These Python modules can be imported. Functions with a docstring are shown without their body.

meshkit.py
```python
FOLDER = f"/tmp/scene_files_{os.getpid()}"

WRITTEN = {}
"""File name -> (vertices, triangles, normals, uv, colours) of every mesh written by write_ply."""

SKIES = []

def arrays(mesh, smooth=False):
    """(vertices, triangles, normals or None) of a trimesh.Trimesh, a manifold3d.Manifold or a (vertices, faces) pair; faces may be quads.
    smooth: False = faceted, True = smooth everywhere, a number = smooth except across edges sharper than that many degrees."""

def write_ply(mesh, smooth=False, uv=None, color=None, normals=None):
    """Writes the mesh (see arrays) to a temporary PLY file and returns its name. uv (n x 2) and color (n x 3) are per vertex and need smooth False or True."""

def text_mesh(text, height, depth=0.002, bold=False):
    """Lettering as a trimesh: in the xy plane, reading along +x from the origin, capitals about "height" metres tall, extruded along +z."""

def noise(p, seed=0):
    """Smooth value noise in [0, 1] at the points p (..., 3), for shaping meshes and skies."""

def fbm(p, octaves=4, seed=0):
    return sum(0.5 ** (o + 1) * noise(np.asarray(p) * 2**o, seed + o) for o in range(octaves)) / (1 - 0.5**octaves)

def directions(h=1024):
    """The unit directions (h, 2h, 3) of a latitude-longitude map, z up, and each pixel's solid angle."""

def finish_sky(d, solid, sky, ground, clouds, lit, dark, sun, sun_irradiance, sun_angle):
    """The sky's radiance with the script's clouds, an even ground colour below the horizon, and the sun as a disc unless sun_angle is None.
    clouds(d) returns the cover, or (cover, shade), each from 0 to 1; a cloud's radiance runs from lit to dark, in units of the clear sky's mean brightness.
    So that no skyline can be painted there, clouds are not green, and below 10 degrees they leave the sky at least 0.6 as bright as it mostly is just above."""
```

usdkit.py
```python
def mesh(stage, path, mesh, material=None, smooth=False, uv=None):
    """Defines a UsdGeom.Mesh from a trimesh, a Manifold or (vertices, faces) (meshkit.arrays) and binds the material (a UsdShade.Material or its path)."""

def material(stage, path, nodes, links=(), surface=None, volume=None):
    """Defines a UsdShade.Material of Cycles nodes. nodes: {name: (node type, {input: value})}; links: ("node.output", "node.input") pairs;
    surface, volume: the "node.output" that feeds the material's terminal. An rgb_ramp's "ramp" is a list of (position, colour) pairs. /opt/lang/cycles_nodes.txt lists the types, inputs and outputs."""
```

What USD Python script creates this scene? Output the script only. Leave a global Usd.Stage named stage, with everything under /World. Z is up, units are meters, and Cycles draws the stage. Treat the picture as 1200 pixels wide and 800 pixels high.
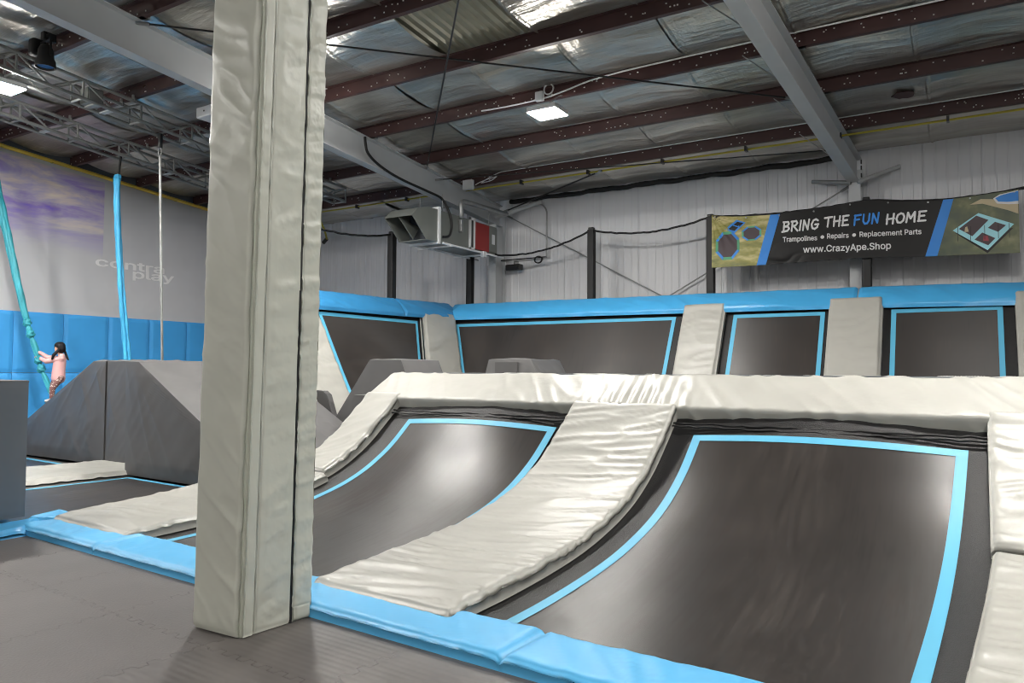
import math, random
import numpy as np, trimesh, usdkit, meshkit
import manifold3d as m3
from scipy.interpolate import PchipInterpolator
from shapely.geometry import LineString, Polygon
from shapely.ops import unary_union
from pxr import Usd, UsdGeom, UsdLux, Gf, Sdf, Vt

random.seed(7); np.random.seed(7)
stage = Usd.Stage.CreateInMemory()
UsdGeom.Xform.Define(stage, '/World'); UsdGeom.Scope.Define(stage, '/World/Looks')

# ------------------------------------------------------------------ camera, exposure
CAM_H, F, PITCH, YAW, ROLL = 1.6, 870.0, math.radians(2.28), math.radians(31.5), math.radians(0.35)
EXPOSURE = 0.6
LAMP = 300.0
LAMP2 = (-12.64, 5.53)
C = np.array([0, 0, CAM_H])
fwd = np.array([-math.sin(YAW) * math.cos(PITCH), math.cos(YAW) * math.cos(PITCH), math.sin(PITCH)])
rt0 = np.array([math.cos(YAW), math.sin(YAW), 0.0]); up0 = np.cross(rt0, fwd)
rt = math.cos(ROLL) * rt0 + math.sin(ROLL) * up0
up = np.cross(rt, fwd)
cam = UsdGeom.Camera.Define(stage, '/World/camera')
M = Gf.Matrix4d(*rt, 0, *up, 0, *(-fwd), 0, *C, 1)
cam.AddTransformOp().Set(M)
cam.CreateHorizontalApertureAttr(36.0); cam.CreateFocalLengthAttr(36.0 * F / 1200.0)
cam.CreateExposureAttr(EXPOSURE); cam.CreateClippingRangeAttr((0.05, 200.0))

# ------------------------------------------------------------------ frames and helpers
PK = math.radians(-3.0)                       # the trampoline court stands 3 degrees off the building's axes
def P(p):
    p = np.asarray(p, float); c, s = math.cos(PK), math.sin(PK)
    return np.stack([p[..., 0] * c - p[..., 1] * s, p[..., 0] * s + p[..., 1] * c, p[..., 2]], -1)
def PM(mesh):
    v, f = mesh
    return P(v), f
def roof(y):                                  # underside of the purlins; the roof falls 1 in 12 towards the back wall
    return 5.6 + (15.4 - np.asarray(y, float)) / 12

names = {}
def numbered(parent, name):
    k = (parent, name); n = names.get(k, -1) + 1; names[k] = n
    return name if n == 0 else f'{name}_{n:03d}'
OFF = {}
GROUPS = {'wall_pad': 'blue pads on the end wall', 'roof_purlin': 'maroon roof purlins', 'high_bay_lamp': 'high-bay lamps', 'net_post': 'padded net posts', 'safety_net': 'net bays above the far trampolines',
          'slope_pad': 'pale grey pads between the front trampolines', 'edge_pad': 'blue pads edging the walkway', 'wall_pad_strip': 'pale grey pads between the far trampolines', 'wall_trampoline': 'steep trampolines along the far walls',
          'trampoline': 'curved front trampolines', 'flat_trampoline': 'flat trampolines on the left', 'foam_block': 'grey foam blocks', 'capping_pad': 'blue pads capping the far ramps', 'bracing_rod': 'steel bracing rods',
          'lighting_truss': 'lighting trusses', 'control_box': 'boxes in the trusses', 'aerial_silk': 'aerial silks'}
def path_of(p): return p if isinstance(p, str) else str(p.GetPath())
def meta(prim, label=None, cat=None, group=None, kind=None):
    for k, v in (('label', label), ('category', cat), ('group', group), ('kind', kind)):
        if v: prim.SetCustomDataByKey(k, v)
    return prim
def thing(name, label, cat, loc, group=None, kind=None):
    path = '/World/' + numbered('/World', name)
    x = UsdGeom.Xform.Define(stage, path); x.AddTranslateOp().Set(Gf.Vec3d(*map(float, loc)))
    OFF[path] = np.asarray(loc, float)
    return meta(x.GetPrim(), label, cat, group or GROUPS.get(name), kind)
def arr(mesh):
    v, f, _ = meshkit.arrays(mesh); return v, f
def obj(name, mesh, mat, parent='/World', smooth=False, label=None, cat=None, group=None, kind=None):
    pp = path_of(parent); path = pp + '/' + numbered(pp, name)
    v, f = arr(mesh)
    off = OFF.get(pp, np.zeros(3)); OFF[path] = off
    m = usdkit.mesh(stage, path, (v - off, f), mat, smooth=smooth)
    return meta(m.GetPrim(), label, cat, group, kind)
def copy_of(src, name, loc, label=None, rotz=0.0):
    path = '/World/' + numbered('/World', name)
    x = UsdGeom.Xform.Define(stage, path); p = x.GetPrim()
    p.GetReferences().AddInternalReference(src.GetPath())
    x.ClearXformOpOrder(); x.AddTranslateOp().Set(Gf.Vec3d(*map(float, loc)))
    if rotz: x.AddRotateZOp().Set(rotz)
    p.SetInstanceable(True)
    was = src.GetCustomData()
    return meta(p, label or was['label'], was['category'], was.get('group'))

def cat_(*ms):
    vs, fs, n = [], [], 0
    for m in ms:
        v, f = arr(m); vs.append(v); fs.append(f + n); n += len(v)
    return np.vstack(vs), np.vstack(fs)
def box(x0, x1, y0, y1, z0, z1):
    b = trimesh.creation.box([x1 - x0, y1 - y0, z1 - z0]); b.apply_translation([(x0 + x1) / 2, (y0 + y1) / 2, (z0 + z1) / 2])
    return np.array(b.vertices), np.array(b.faces)
def rbox(x0, x1, y0, y1, z0, z1, r=0.01, seg=8):
    s = m3.Manifold.sphere(r, seg)
    pts = [s.translate((x, y, z)) for x in (x0 + r, x1 - r) for y in (y0 + r, y1 - r) for z in (z0 + r, z1 - r)]
    return arr(m3.Manifold.batch_hull(pts))
def tube(pts, r, n=8, closed_ends=True):
    pts = np.asarray(pts, float); rr = np.broadcast_to(np.asarray(r, float), (len(pts),))
    t = np.gradient(pts, axis=0); t /= np.linalg.norm(t, axis=1, keepdims=True)
    ref = np.array([0, 0, 1.0]) if abs(t[0][2]) < 0.9 else np.array([1.0, 0, 0])
    a = np.cross(t[0], ref); a /= np.linalg.norm(a); rows = []
    for i in range(len(pts)):
        a = a - t[i] * (a @ t[i]); a /= np.linalg.norm(a); b = np.cross(t[i], a)
        th = np.arange(n) * 2 * np.pi / n
        rows.append(pts[i] + rr[i] * (np.cos(th)[:, None] * a + np.sin(th)[:, None] * b))
    v = np.vstack(rows + [pts[:1], pts[-1:]]); f = []
    for i in range(len(pts) - 1):
        for k in range(n):
            p, q = i * n + k, i * n + (k + 1) % n
            f += [[p, q, q + n], [p, q + n, p + n]]
    e0, e1, l = len(v) - 2, len(v) - 1, (len(pts) - 1) * n
    for k in range(n):
        f += [[e0, (k + 1) % n, k], [e1, l + k, l + (k + 1) % n]]
    f = np.array(f)[:, ::-1]
    return v, f
def bar(a, b, w, h=None, ref=(0, 0, 1)):       # rectangular bar from a to b
    a, b = np.asarray(a, float), np.asarray(b, float); h = h or w
    t = (b - a) / np.linalg.norm(b - a); ref = np.asarray(ref, float)
    if abs(t @ ref) > 0.95: ref = np.array([1.0, 0, 0])
    s = np.cross(t, ref); s /= np.linalg.norm(s); u = np.cross(s, t)
    c = [p + i * s * w / 2 + j * u * h / 2 for p in (a, b) for i in (-1, 1) for j in (-1, 1)]
    return arr(trimesh.convex.convex_hull(np.array(c)))
def smooth_path(pts, n=24):
    pts = np.asarray(pts, float); d = np.r_[0, np.cumsum(np.linalg.norm(np.diff(pts, axis=0), axis=1))]
    s = np.linspace(0, d[-1], n)
    return np.stack([PchipInterpolator(d, pts[:, k])(s) for k in range(3)], 1)
def hang(a, b, sag, n=20):
    t = np.linspace(0, 1, n)[:, None]; a, b = np.asarray(a, float), np.asarray(b, float)
    p = a + (b - a) * t; p[:, 2] -= 4 * sag * (t * (1 - t))[:, 0]
    return p
def grid(v):                                   # (n, m, 3) -> faces
    n, m = v.shape[:2]; i = np.arange(n * m).reshape(n, m)
    a, b, c, d = i[:-1, :-1].ravel(), i[1:, :-1].ravel(), i[1:, 1:].ravel(), i[:-1, 1:].ravel()
    return v.reshape(-1, 3), np.vstack([np.stack([a, b, c], 1), np.stack([a, c, d], 1)])
def grid_normals(G):
    du = np.gradient(G, axis=0); dv = np.gradient(G, axis=1); n = np.cross(du, dv)
    return n / np.maximum(np.linalg.norm(n, axis=2, keepdims=True), 1e-9)
def ext_poly(poly, t):
    return arr(trimesh.creation.extrude_polygon(poly, t, engine='earcut'))

def ridged(a, b, seed):
    n = meshkit.noise(np.stack([a, b, 0 * a + 0.37 * seed], -1), seed)
    return (1 - np.abs(2 * n - 1)) ** 2
def soft(a, b, seed): return meshkit.noise(np.stack([a, b, 0 * a + 0.11 * seed], -1), seed)

def cushion(G, t, r=0.03, seed=0, amp=0.008, fa=7.0, fb=1.0, skew=0.0, pucker=0.006, pf=16.0, side=0.4, crown=0.0, taper=None):
    """A padded vinyl cover lying on the grid G (n along, m across): rounded edges, transverse wrinkles, gathered seams."""
    N = grid_normals(G)
    n, m = G.shape[:2]
    da = np.r_[0, np.cumsum(np.linalg.norm(np.diff(G[:, m // 2], axis=0), axis=1))]
    db = np.r_[0, np.cumsum(np.linalg.norm(np.diff(G[n // 2], axis=0), axis=1))]
    A, B = np.meshgrid(da, db, indexing='ij')
    ea, eb = np.minimum(A, da[-1] - A), np.minimum(B, db[-1] - B)
    prof = lambda e: side + (1 - side) * np.sqrt(np.clip(1 - (1 - np.clip(e / r, 0, 1)) ** 2, 0, 1))
    h = t * prof(ea) * prof(eb)
    if taper: h = h * (taper[1] + (1 - taper[1]) * np.sin(np.clip(A / taper[0], 0, 1) * np.pi / 2))
    if crown: h = h + crown * np.sin(np.pi * B / db[-1])
    inner = np.clip(np.minimum(ea, eb) / 0.06, 0, 1)
    mask = 0.25 + 0.75 * soft(A * 1.3, B * 1.3, seed + 5)
    wa = A * fa + skew * B + 1.1 * soft(A * 1.7, B * 2.2, seed + 7)
    h = h + amp * 1.3 * mask * inner * (ridged(wa, B * fb, seed) ** 1.8 - 0.2)
    h = h + amp * 0.8 * inner * mask * (ridged(wa * 2.1 + 3, B * fb * 1.7 + 5, seed + 1) ** 2 - 0.2)
    h = h + amp * 0.9 * inner * (soft(A * 3, B * 1.5, seed + 9) - 0.5)
    edge = (np.exp(-(eb / 0.09) ** 2) + .25 * np.exp(-(eb / 0.25) ** 2)) * np.clip(ea / 0.05, 0, 1)
    h = h + pucker * .6 * edge * (ridged(A * pf * .6 + skew * .4 * B, B * 2, seed + 2) - 0.4) * 2
    T = G + N * h[..., None]
    # gathered hem: the side seam wanders a little
    v, f = grid(T)
    Bt, fb_ = grid(G - N * 0.002)
    fb_ = fb_[:, ::-1] + len(v)
    i = np.arange(n * m).reshape(n, m)
    ring = np.r_[i[:, 0], i[-1, 1:], i[::-1, -1][1:], i[0, ::-1][1:-1]]
    q = np.roll(ring, -1); o = len(v)
    sides = np.vstack([np.stack([ring, ring + o, q + o], 1), np.stack([ring, q + o, q], 1)])
    return np.vstack([v, Bt]), np.vstack([f, fb_, sides[:, ::-1]])

def quad_grid(a, b, c, d, n, m):
    """bilinear grid: a->b along (n), a->d across (m)"""
    a, b, c, d = (np.asarray(x, float) for x in (a, b, c, d))
    u, v = np.meshgrid(np.linspace(0, 1, n), np.linspace(0, 1, m), indexing='ij'); u, v = u[..., None], v[..., None]
    return a * (1 - u) * (1 - v) + b * u * (1 - v) + c * u * v + d * (1 - u) * v

# ------------------------------------------------------------------ materials
def mat(name, nodes, links, surface='p.BSDF'):
    return usdkit.material(stage, '/World/Looks/' + name, nodes, links, surface=surface)
def S(*c):                                     # an sRGB colour (0-255) as linear
    c = np.array(c, float) / 255
    return tuple(np.where(c <= 0.04045, c / 12.92, ((c + 0.055) / 1.055) ** 2.4))
def plain(name, col, rough=0.5, metal=0.0, bump=0.0, bscale=40.0, vary=0.12, vscale=3.0, spec=0.5, stretch=(1, 1, 1), coat=0.0):
    col = np.array(col); nodes = {
        'g': ('geometry', {}), 'm': ('mapping', {'scale': stretch}),
        'n': ('noise_texture', {'scale': vscale, 'detail': 4.0}),
        'r': ('rgb_ramp', {'ramp': [(0.3, tuple(col * (1 - vary))), (0.7, tuple(np.minimum(col * (1 + vary), 1)))]}),
        'p': ('principled_bsdf', {'roughness': rough, 'metallic': metal, 'specular_ior_level': spec, 'coat_weight': coat, 'coat_roughness': 0.2})}
    links = [('g.position', 'm.vector'), ('m.vector', 'n.vector'), ('n.fac', 'r.fac'), ('r.color', 'p.base_color')]
    if bump:
        nodes['b'] = ('noise_texture', {'scale': bscale, 'detail': 3.0}); nodes['bu'] = ('bump', {'strength': bump, 'distance': 0.01})
        links += [('m.vector', 'b.vector'), ('b.fac', 'bu.height'), ('bu.normal', 'p.normal')]
    return mat(name, nodes, links)
def emit(name, col, k):
    return mat(name, {'e': ('emission', {'color': col, 'strength': k})}, [], 'e.emission')

MT = {}
MT['grey_vinyl'] = plain('grey_vinyl', S(173, 172, 165), 0.42, bump=0.25, bscale=9, vary=0.03)
MT['column_vinyl'] = plain('column_vinyl', S(192, 193, 181), 0.4, bump=0.35, bscale=9, vary=0.03)
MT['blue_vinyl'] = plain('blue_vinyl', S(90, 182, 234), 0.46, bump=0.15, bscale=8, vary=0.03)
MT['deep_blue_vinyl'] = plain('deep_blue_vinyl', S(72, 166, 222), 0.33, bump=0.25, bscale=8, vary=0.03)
MT['shade_blue_vinyl'] = plain('shade_blue_vinyl', S(58, 138, 192), 0.36, bump=0.25, bscale=8, vary=0.03)  # blue vinyl darkened to stand for shade on the side ramp
MT['wall_blue'] = plain('wall_blue', S(74, 178, 252), 0.5, bump=0.1, bscale=6, vary=0.02)
MT['dark_vinyl'] = plain('dark_vinyl', S(80, 79, 79), 0.46, bump=0.3, bscale=6, vary=0.05)
MT['mid_vinyl'] = plain('mid_vinyl', S(94, 93, 93), 0.55, bump=0.3, bscale=6, vary=0.05)  # also the lighter grey painted on lit tops and slopes of dark blocks
MT['slate_vinyl'] = plain('slate_vinyl', S(98, 104, 110), 0.5, bump=0.15, bscale=5, vary=0.04)
MT['tape'] = mat('tape', {
    'g': ('geometry', {}), 'n': ('noise_texture', {'scale': 200.0}), 'bu': ('bump', {'strength': 0.2, 'distance': 0.002}),
    'p': ('principled_bsdf', {'base_color': S(88, 176, 212), 'roughness': 0.5})}, [('g.position', 'n.vector'), ('n.fac', 'bu.height'), ('bu.normal', 'p.normal')])
# woven polypropylene bed: dark, scuffed along the slope, glossy weave
MT['bed'] = mat('bed', {
    'g': ('geometry', {}), 'm': ('mapping', {'scale': (13.0, 0.9, 0.9)}), 'm2': ('mapping', {'scale': (1.0, 0.5, 0.5)}),
    'n': ('noise_texture', {'scale': 1.6, 'detail': 8.0, 'roughness': 0.72}), 'n2': ('noise_texture', {'scale': 1.5, 'detail': 3.0}),
    'mx': ('mix_float', {'fac': 0.5}),
    'r': ('rgb_ramp', {'ramp': [(0.3, S(40, 37, 36)), (0.52, S(56, 52, 50)), (0.66, S(74, 69, 66)), (0.75, S(92, 87, 84))]}),
    'rr': ('map_range', {'from_min': 0.3, 'from_max': 0.7, 'to_min': 0.44, 'to_max': 0.25}),
    'w': ('noise_texture', {'scale': 260.0, 'detail': 1.0}), 'bu': ('bump', {'strength': 0.3, 'distance': 0.002}),
    'tg': ('tangent', {'direction_type': 'radial', 'axis': 'x'}), 'p': ('principled_bsdf', {'specular_ior_level': 0.55, 'anisotropic': 0.85})},
    [('g.position', 'm.vector'), ('g.position', 'm2.vector'), ('m.vector', 'n.vector'), ('m2.vector', 'n2.vector'), ('n.fac', 'mx.a'), ('n2.fac', 'mx.b'),
     ('mx.result', 'r.fac'), ('r.color', 'p.base_color'), ('mx.result', 'rr.value'), ('rr.result', 'p.roughness'), ('g.position', 'w.vector'), ('w.fac', 'bu.height'), ('bu.normal', 'p.normal'), ('tg.tangent', 'p.tangent')])
MT['webbing'] = plain('webbing', S(25, 24, 25), 0.5, bump=0.5, bscale=120, vary=0.2, vscale=30)
MT['floor_smooth'] = plain('floor_smooth', S(96, 91, 89), 0.55, bump=0.25, bscale=60, vary=0.10, vscale=1.2)
MT['floor_ribbed'] = mat('floor_ribbed', {
    'g': ('geometry', {}), 'm': ('mapping', {'rotation': (0, 0, math.radians(3)), 'scale': (1, 1, 1)}),
    'w': ('wave_texture', {'scale': 6.0, 'wave_type': 'bands', 'bands_direction': 'y'}), 'n': ('noise_texture', {'scale': 2.0, 'detail': 4.0}),
    'r': ('rgb_ramp', {'ramp': [(0.3, S(88, 83, 81)), (0.7, S(106, 101, 98))]}),
    'bu': ('bump', {'strength': 0.35, 'distance': 0.003}), 'p': ('principled_bsdf', {'roughness': 0.5})},
    [('g.position', 'm.vector'), ('m.vector', 'w.vector'), ('g.position', 'n.vector'), ('n.fac', 'r.fac'), ('r.color', 'p.base_color'), ('w.fac', 'bu.height'), ('bu.normal', 'p.normal')])
MT['concrete'] = plain('concrete', S(90, 88, 86), 0.8, bump=0.2, bscale=20)
MT['cladding'] = plain('cladding', S(220, 221, 224), 0.45, vary=0.03, vscale=0.6)
MT['wall_paint'] = plain('wall_paint', S(214, 215, 219), 0.6, vary=0.02)
MT['white_steel'] = plain('white_steel', S(190, 193, 195), 0.45, vary=0.03)
MT['maroon_steel'] = plain('maroon_steel', S(66, 42, 41), 0.5, vary=0.15, vscale=2.0)
MT['bolt'] = plain('bolt', S(225, 225, 220), 0.4, vary=0.0)
MT['black_steel'] = plain('black_steel', S(30, 30, 31), 0.4, vary=0.1)
MT['black_rubber'] = plain('black_rubber', S(22, 22, 23), 0.6, vary=0.1)
MT['galv'] = plain('galv', S(150, 152, 152), 0.4, metal=0.6, vary=0.12, vscale=6)
MT['aluminium'] = plain('aluminium', S(150, 152, 150), 0.45, metal=0.3, vary=0.1, vscale=6)
MT['yellow_paint'] = plain('yellow_paint', S(170, 158, 48), 0.5, vary=0.08)
MT['bright_yellow'] = plain('bright_yellow', S(236, 204, 84), 0.45, vary=0.08)
MT['red_paint'] = plain('red_paint', S(150, 36, 34), 0.45, vary=0.05)
MT['white_plastic'] = plain('white_plastic', S(222, 224, 226), 0.4, vary=0.02)
MT['heater_grey'] = plain('heater_grey', S(118, 122, 118), 0.4, metal=0.2, vary=0.05)
MT['dark_inside'] = plain('dark_inside', S(40, 46, 54), 0.6, vary=0.1)
MT['silk'] = plain('silk', S(58, 170, 186), 0.45, bump=0.4, bscale=50, vary=0.25, vscale=12, stretch=(1, 1, 0.1))
MT['silk_blue'] = plain('silk_blue', S(70, 176, 226), 0.45, bump=0.4, bscale=50, vary=0.25, vscale=12, stretch=(1, 1, 0.1))
MT['foil'] = mat('foil', {
    'g': ('geometry', {}), 'm': ('mapping', {'scale': (0.5, 2.6, 2.6)}), 'm2': ('mapping', {'scale': (7.0, 0.8, 0.8)}),
    'n': ('noise_texture', {'scale': 1.3, 'detail': 4.0, 'roughness': 0.55}), 'n2': ('noise_texture', {'scale': 1.6, 'detail': 3.0}),
    'k': ('noise_texture', {'scale': 60.0, 'detail': 2.0}),
    'r': ('rgb_ramp', {'ramp': [(0.3, S(172, 168, 160)), (0.7, S(220, 216, 206))]}),
    'b1': ('bump', {'strength': 0.5, 'distance': 0.12}), 'b2': ('bump', {'strength': 0.35, 'distance': 0.03}), 'b3': ('bump', {'strength': 0.25, 'distance': 0.004}),
    'p': ('principled_bsdf', {'metallic': 0.85, 'roughness': 0.27})},
    [('g.position', 'm.vector'), ('g.position', 'm2.vector'), ('m.vector', 'n.vector'), ('m2.vector', 'n2.vector'), ('g.position', 'k.vector'), ('n.fac', 'r.fac'), ('r.color', 'p.base_color'),
     ('n.fac', 'b1.height'), ('n2.fac', 'b2.height'), ('b1.normal', 'b2.normal'), ('k.fac', 'b3.height'), ('b2.normal', 'b3.normal'), ('b3.normal', 'p.normal')])
MT['sheet_metal'] = plain('sheet_metal', S(150, 148, 132), 0.45, metal=0.3, vary=0.08)
MT['net'] = mat('net', {'t': ('transparent_bsdf', {}), 'd': ('diffuse_bsdf', {'color': (0.01, 0.01, 0.01)}), 'x': ('mix_closure', {'fac': 0.12})},
                [('t.BSDF', 'x.closure1'), ('d.BSDF', 'x.closure2')], 'x.closure')
MT['lamp_glow'] = emit('lamp_glow', (1.0, 0.97, 0.92), LAMP)
# projected cloud picture, its light painted as wall colour: violet sky fading to white
MT['projected_sky'] = mat('projected_sky', {
    'g': ('geometry', {}), 'sx': ('separate_xyz', {}), 'm': ('mapping', {'scale': (1.0, 0.35, 1.6), 'rotation': (math.radians(8), 0, 0)}),
    'n': ('noise_texture', {'scale': 1.5, 'detail': 5.0, 'roughness': 0.6, 'distortion': 0.4}),
    'r': ('rgb_ramp', {'ramp': [(0.32, S(132, 104, 236)), (0.44, S(172, 152, 222)), (0.54, S(205, 196, 226)), (0.64, S(240, 226, 226)), (0.72, S(255, 244, 232))]}),
    'fz': ('map_range', {'from_min': 4.0, 'from_max': 5.3, 'range_type': 'smoothstep'}),
    'mx': ('mix_color', {'a': S(214, 215, 219)}), 'p': ('principled_bsdf', {'roughness': 0.6})},
    [('g.position', 'm.vector'), ('g.position', 'sx.vector'), ('m.vector', 'n.vector'), ('n.fac', 'r.fac'), ('sx.z', 'fz.value'), ('fz.result', 'mx.fac'), ('r.color', 'mx.b'), ('mx.result', 'p.base_color')])
def flat(name, c, rough=0.5): MT[name] = plain(name, S(*c), rough, vary=0.02, spec=0.3)
for n_, c_ in {'print_black': (20, 19, 19), 'print_white': (214, 214, 214), 'print_blue': (58, 134, 214), 'print_pale': (160, 216, 226), 'print_green': (86, 160, 120), 'print_mat': (74, 62, 66), 'print_wood': (186, 172, 140), 'print_red': (150, 60, 70),
               'skin': (224, 178, 150), 'hair': (26, 22, 24), 'hoodie': (238, 186, 184), 'lens_blue': (70, 130, 200), 'wall_letter': (252, 252, 254)}.items(): flat(n_, c_)
MT['print_grass'] = mat('print_grass', {'g': ('geometry', {}), 'm': ('mapping', {'scale': (2, 2, 5), 'rotation': (0, 0.5, 0)}), 'n': ('noise_texture', {'scale': 1.6, 'detail': 6.0}),
    'r': ('rgb_ramp', {'ramp': [(0.3, S(96, 100, 36)), (0.5, S(140, 136, 62)), (0.65, S(186, 174, 118))]}), 'p': ('principled_bsdf', {'roughness': 0.45})},
    [('g.position', 'm.vector'), ('m.vector', 'n.vector'), ('n.fac', 'r.fac'), ('r.color', 'p.base_color')])
MT['print_lawn'] = mat('print_lawn', {'g': ('geometry', {}), 'n': ('noise_texture', {'scale': 3.0, 'detail': 6.0}),
    'r': ('rgb_ramp', {'ramp': [(0.35, S(52, 64, 40)), (0.55, S(78, 86, 48)), (0.7, S(120, 118, 80))]}), 'p': ('principled_bsdf', {'roughness': 0.45})},
    [('g.position', 'n.vector'), ('n.fac', 'r.fac'), ('r.color', 'p.base_color')])
MT['leggings'] = mat('leggings', {'g': ('geometry', {}), 'v': ('voronoi_texture', {'scale': 28.0}), 'r': ('rgb_ramp', {'ramp': [(0.0, S(240, 225, 215)), (0.28, S(240, 225, 215)), (0.36, S(150, 108, 104)), (1.0, S(150, 108, 104))]}),
    'p': ('principled_bsdf', {'roughness': 0.7})}, [('g.position', 'v.vector'), ('v.distance', 'r.fac'), ('r.color', 'p.base_color')])

# ------------------------------------------------------------------ the hall
XL, YB, XR, YF = -17.2, 15.4, 10.0, -8.0
floor = obj('floor', box(XL - .1, XR, YF, YB + .1, -0.25, -0.03), MT['concrete'], kind='structure')
# jigsaw foam tiles on the walkway
tile0 = np.array([-3.95, 2.60])
def jig(n=7, d=0.035):
    pts = []
    for k in range(n):
        a, b = k / n, (k + 1) / n; o = d if k % 2 == 0 else -d
        w = 0.18 / n
        pts += [(a + w * (0 if k == 0 else .5), 0 if k == 0 else o), (b - (0 if k == n - 1 else w * .5), o if k != n - 1 else 0)] if 0 < k < n - 1 else [(a, 0), (b, 0)]
    return pts
JS = jig(15, .022)
def tile_poly(i, j, g=0.0013):
    e = []
    e += [(t, o) for t, o in JS]; e += [(1 - o, t) for t, o in JS]          # shared edges interlock
    e += [(t, 1 + o) for t, o in JS[::-1]]; e += [(-o, t) for t, o in JS[::-1]]
    return Polygon(e).buffer(-g)
tp = tile_poly(0, 0)
tmesh = ext_poly(tp, 0.028)
for i in range(-5, 6):
    for j in range(-4, 1):
        x0, y0 = tile0 + [i, j]
        if j == 0:
            from shapely.geometry import box as sbox
            p = tp.intersection(sbox(-0.1, -0.1, 1.1, 3.30 - y0)); mesh = ext_poly(p, 0.028)
        else: mesh = tmesh
        if i == -5 and j >= 0: pass
        v, f = mesh
        v = v + [x0, y0, -0.0285]
        obj('foam_tile', (P(v), f), MT['floor_ribbed' if i >= 0 or (i == -1 and j < -1) else 'floor_smooth'], floor)

# back wall: ribbed cladding sheets
wb = obj('wall_back', box(XL, XR, YB, YB + .08, -0.03, 5.86), MT['cladding'], kind='structure')
k = 0; x = XL
rib = [(0, 0), (.012, .008), (.03, .008), (.042, 0)]
while x < XR - .5:
    w = 0.92; pr = []
    for r0 in np.arange(0, w - .05, 0.184):
        pr += [(r0 + a, b) for a, b in rib]
        pr += [(r0 + .10, .002), (r0 + .11, .002), (r0 + .12, 0)]
    pr += [(w - .012, 0), (w - .008, -.01)]
    pr = np.array(pr)
    pts = np.stack([x + pr[:, 0], YB - .012 - pr[:, 1], 0 * pr[:, 0]], 1)
    G = np.stack([pts + [0, 0, 0.0], pts + [0, 0, 5.84]], 0)
    v, f = grid(G)
    obj('cladding_sheet', (v, f), MT['cladding'], wb); x += w
wr = obj('wall_right', box(XR, XR + .1, YF, YB, -.03, 7.6), MT['wall_paint'], kind='structure')
wf = obj('wall_front', box(XL, XR, YF - .1, YF, -.03, 7.7), MT['wall_paint'], kind='structure')
# end wall with the projected cloud picture painted on; its head follows the roof
def gable(x0, x1, y0, y1, z0, dz):
    v = np.array([[x, y, z] for x in (x0, x1) for y, z in ((y0, z0), (y1, z0), (y1, roof(y1) + dz), (y0, roof(y0) + dz))])
    return arr(trimesh.convex.convex_hull(v))
wl = obj('wall_left', gable(XL - .12, XL, YF, YB, -.03, .26), MT['wall_paint'], kind='structure')
v = np.array([[x, y, z] for x in (XL + .003, XL + .008) for y, z in ((4.0, 2.8), (9.72, 2.8), (9.72, roof(9.72) - .12), (4.0, roof(4.0) - .12))])
obj('cloud_picture', arr(trimesh.convex.convex_hull(v)), MT['projected_sky'], wl, label='violet cloudy sky projection, its light painted as colour')
def band(y0, y1, z_lo, z_hi, x0, x1):
    v = np.array([[x, y, roof(y) + dz] for x in (x0, x1) for y in (y0, y1) for dz in (z_lo, z_hi)])
    return arr(trimesh.convex.convex_hull(v))
obj('head_flashing', band(-2, YB, .04, .24, XL, XL + .05), MT['slate_vinyl'], wl, label='grey flashing along the top')
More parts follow.
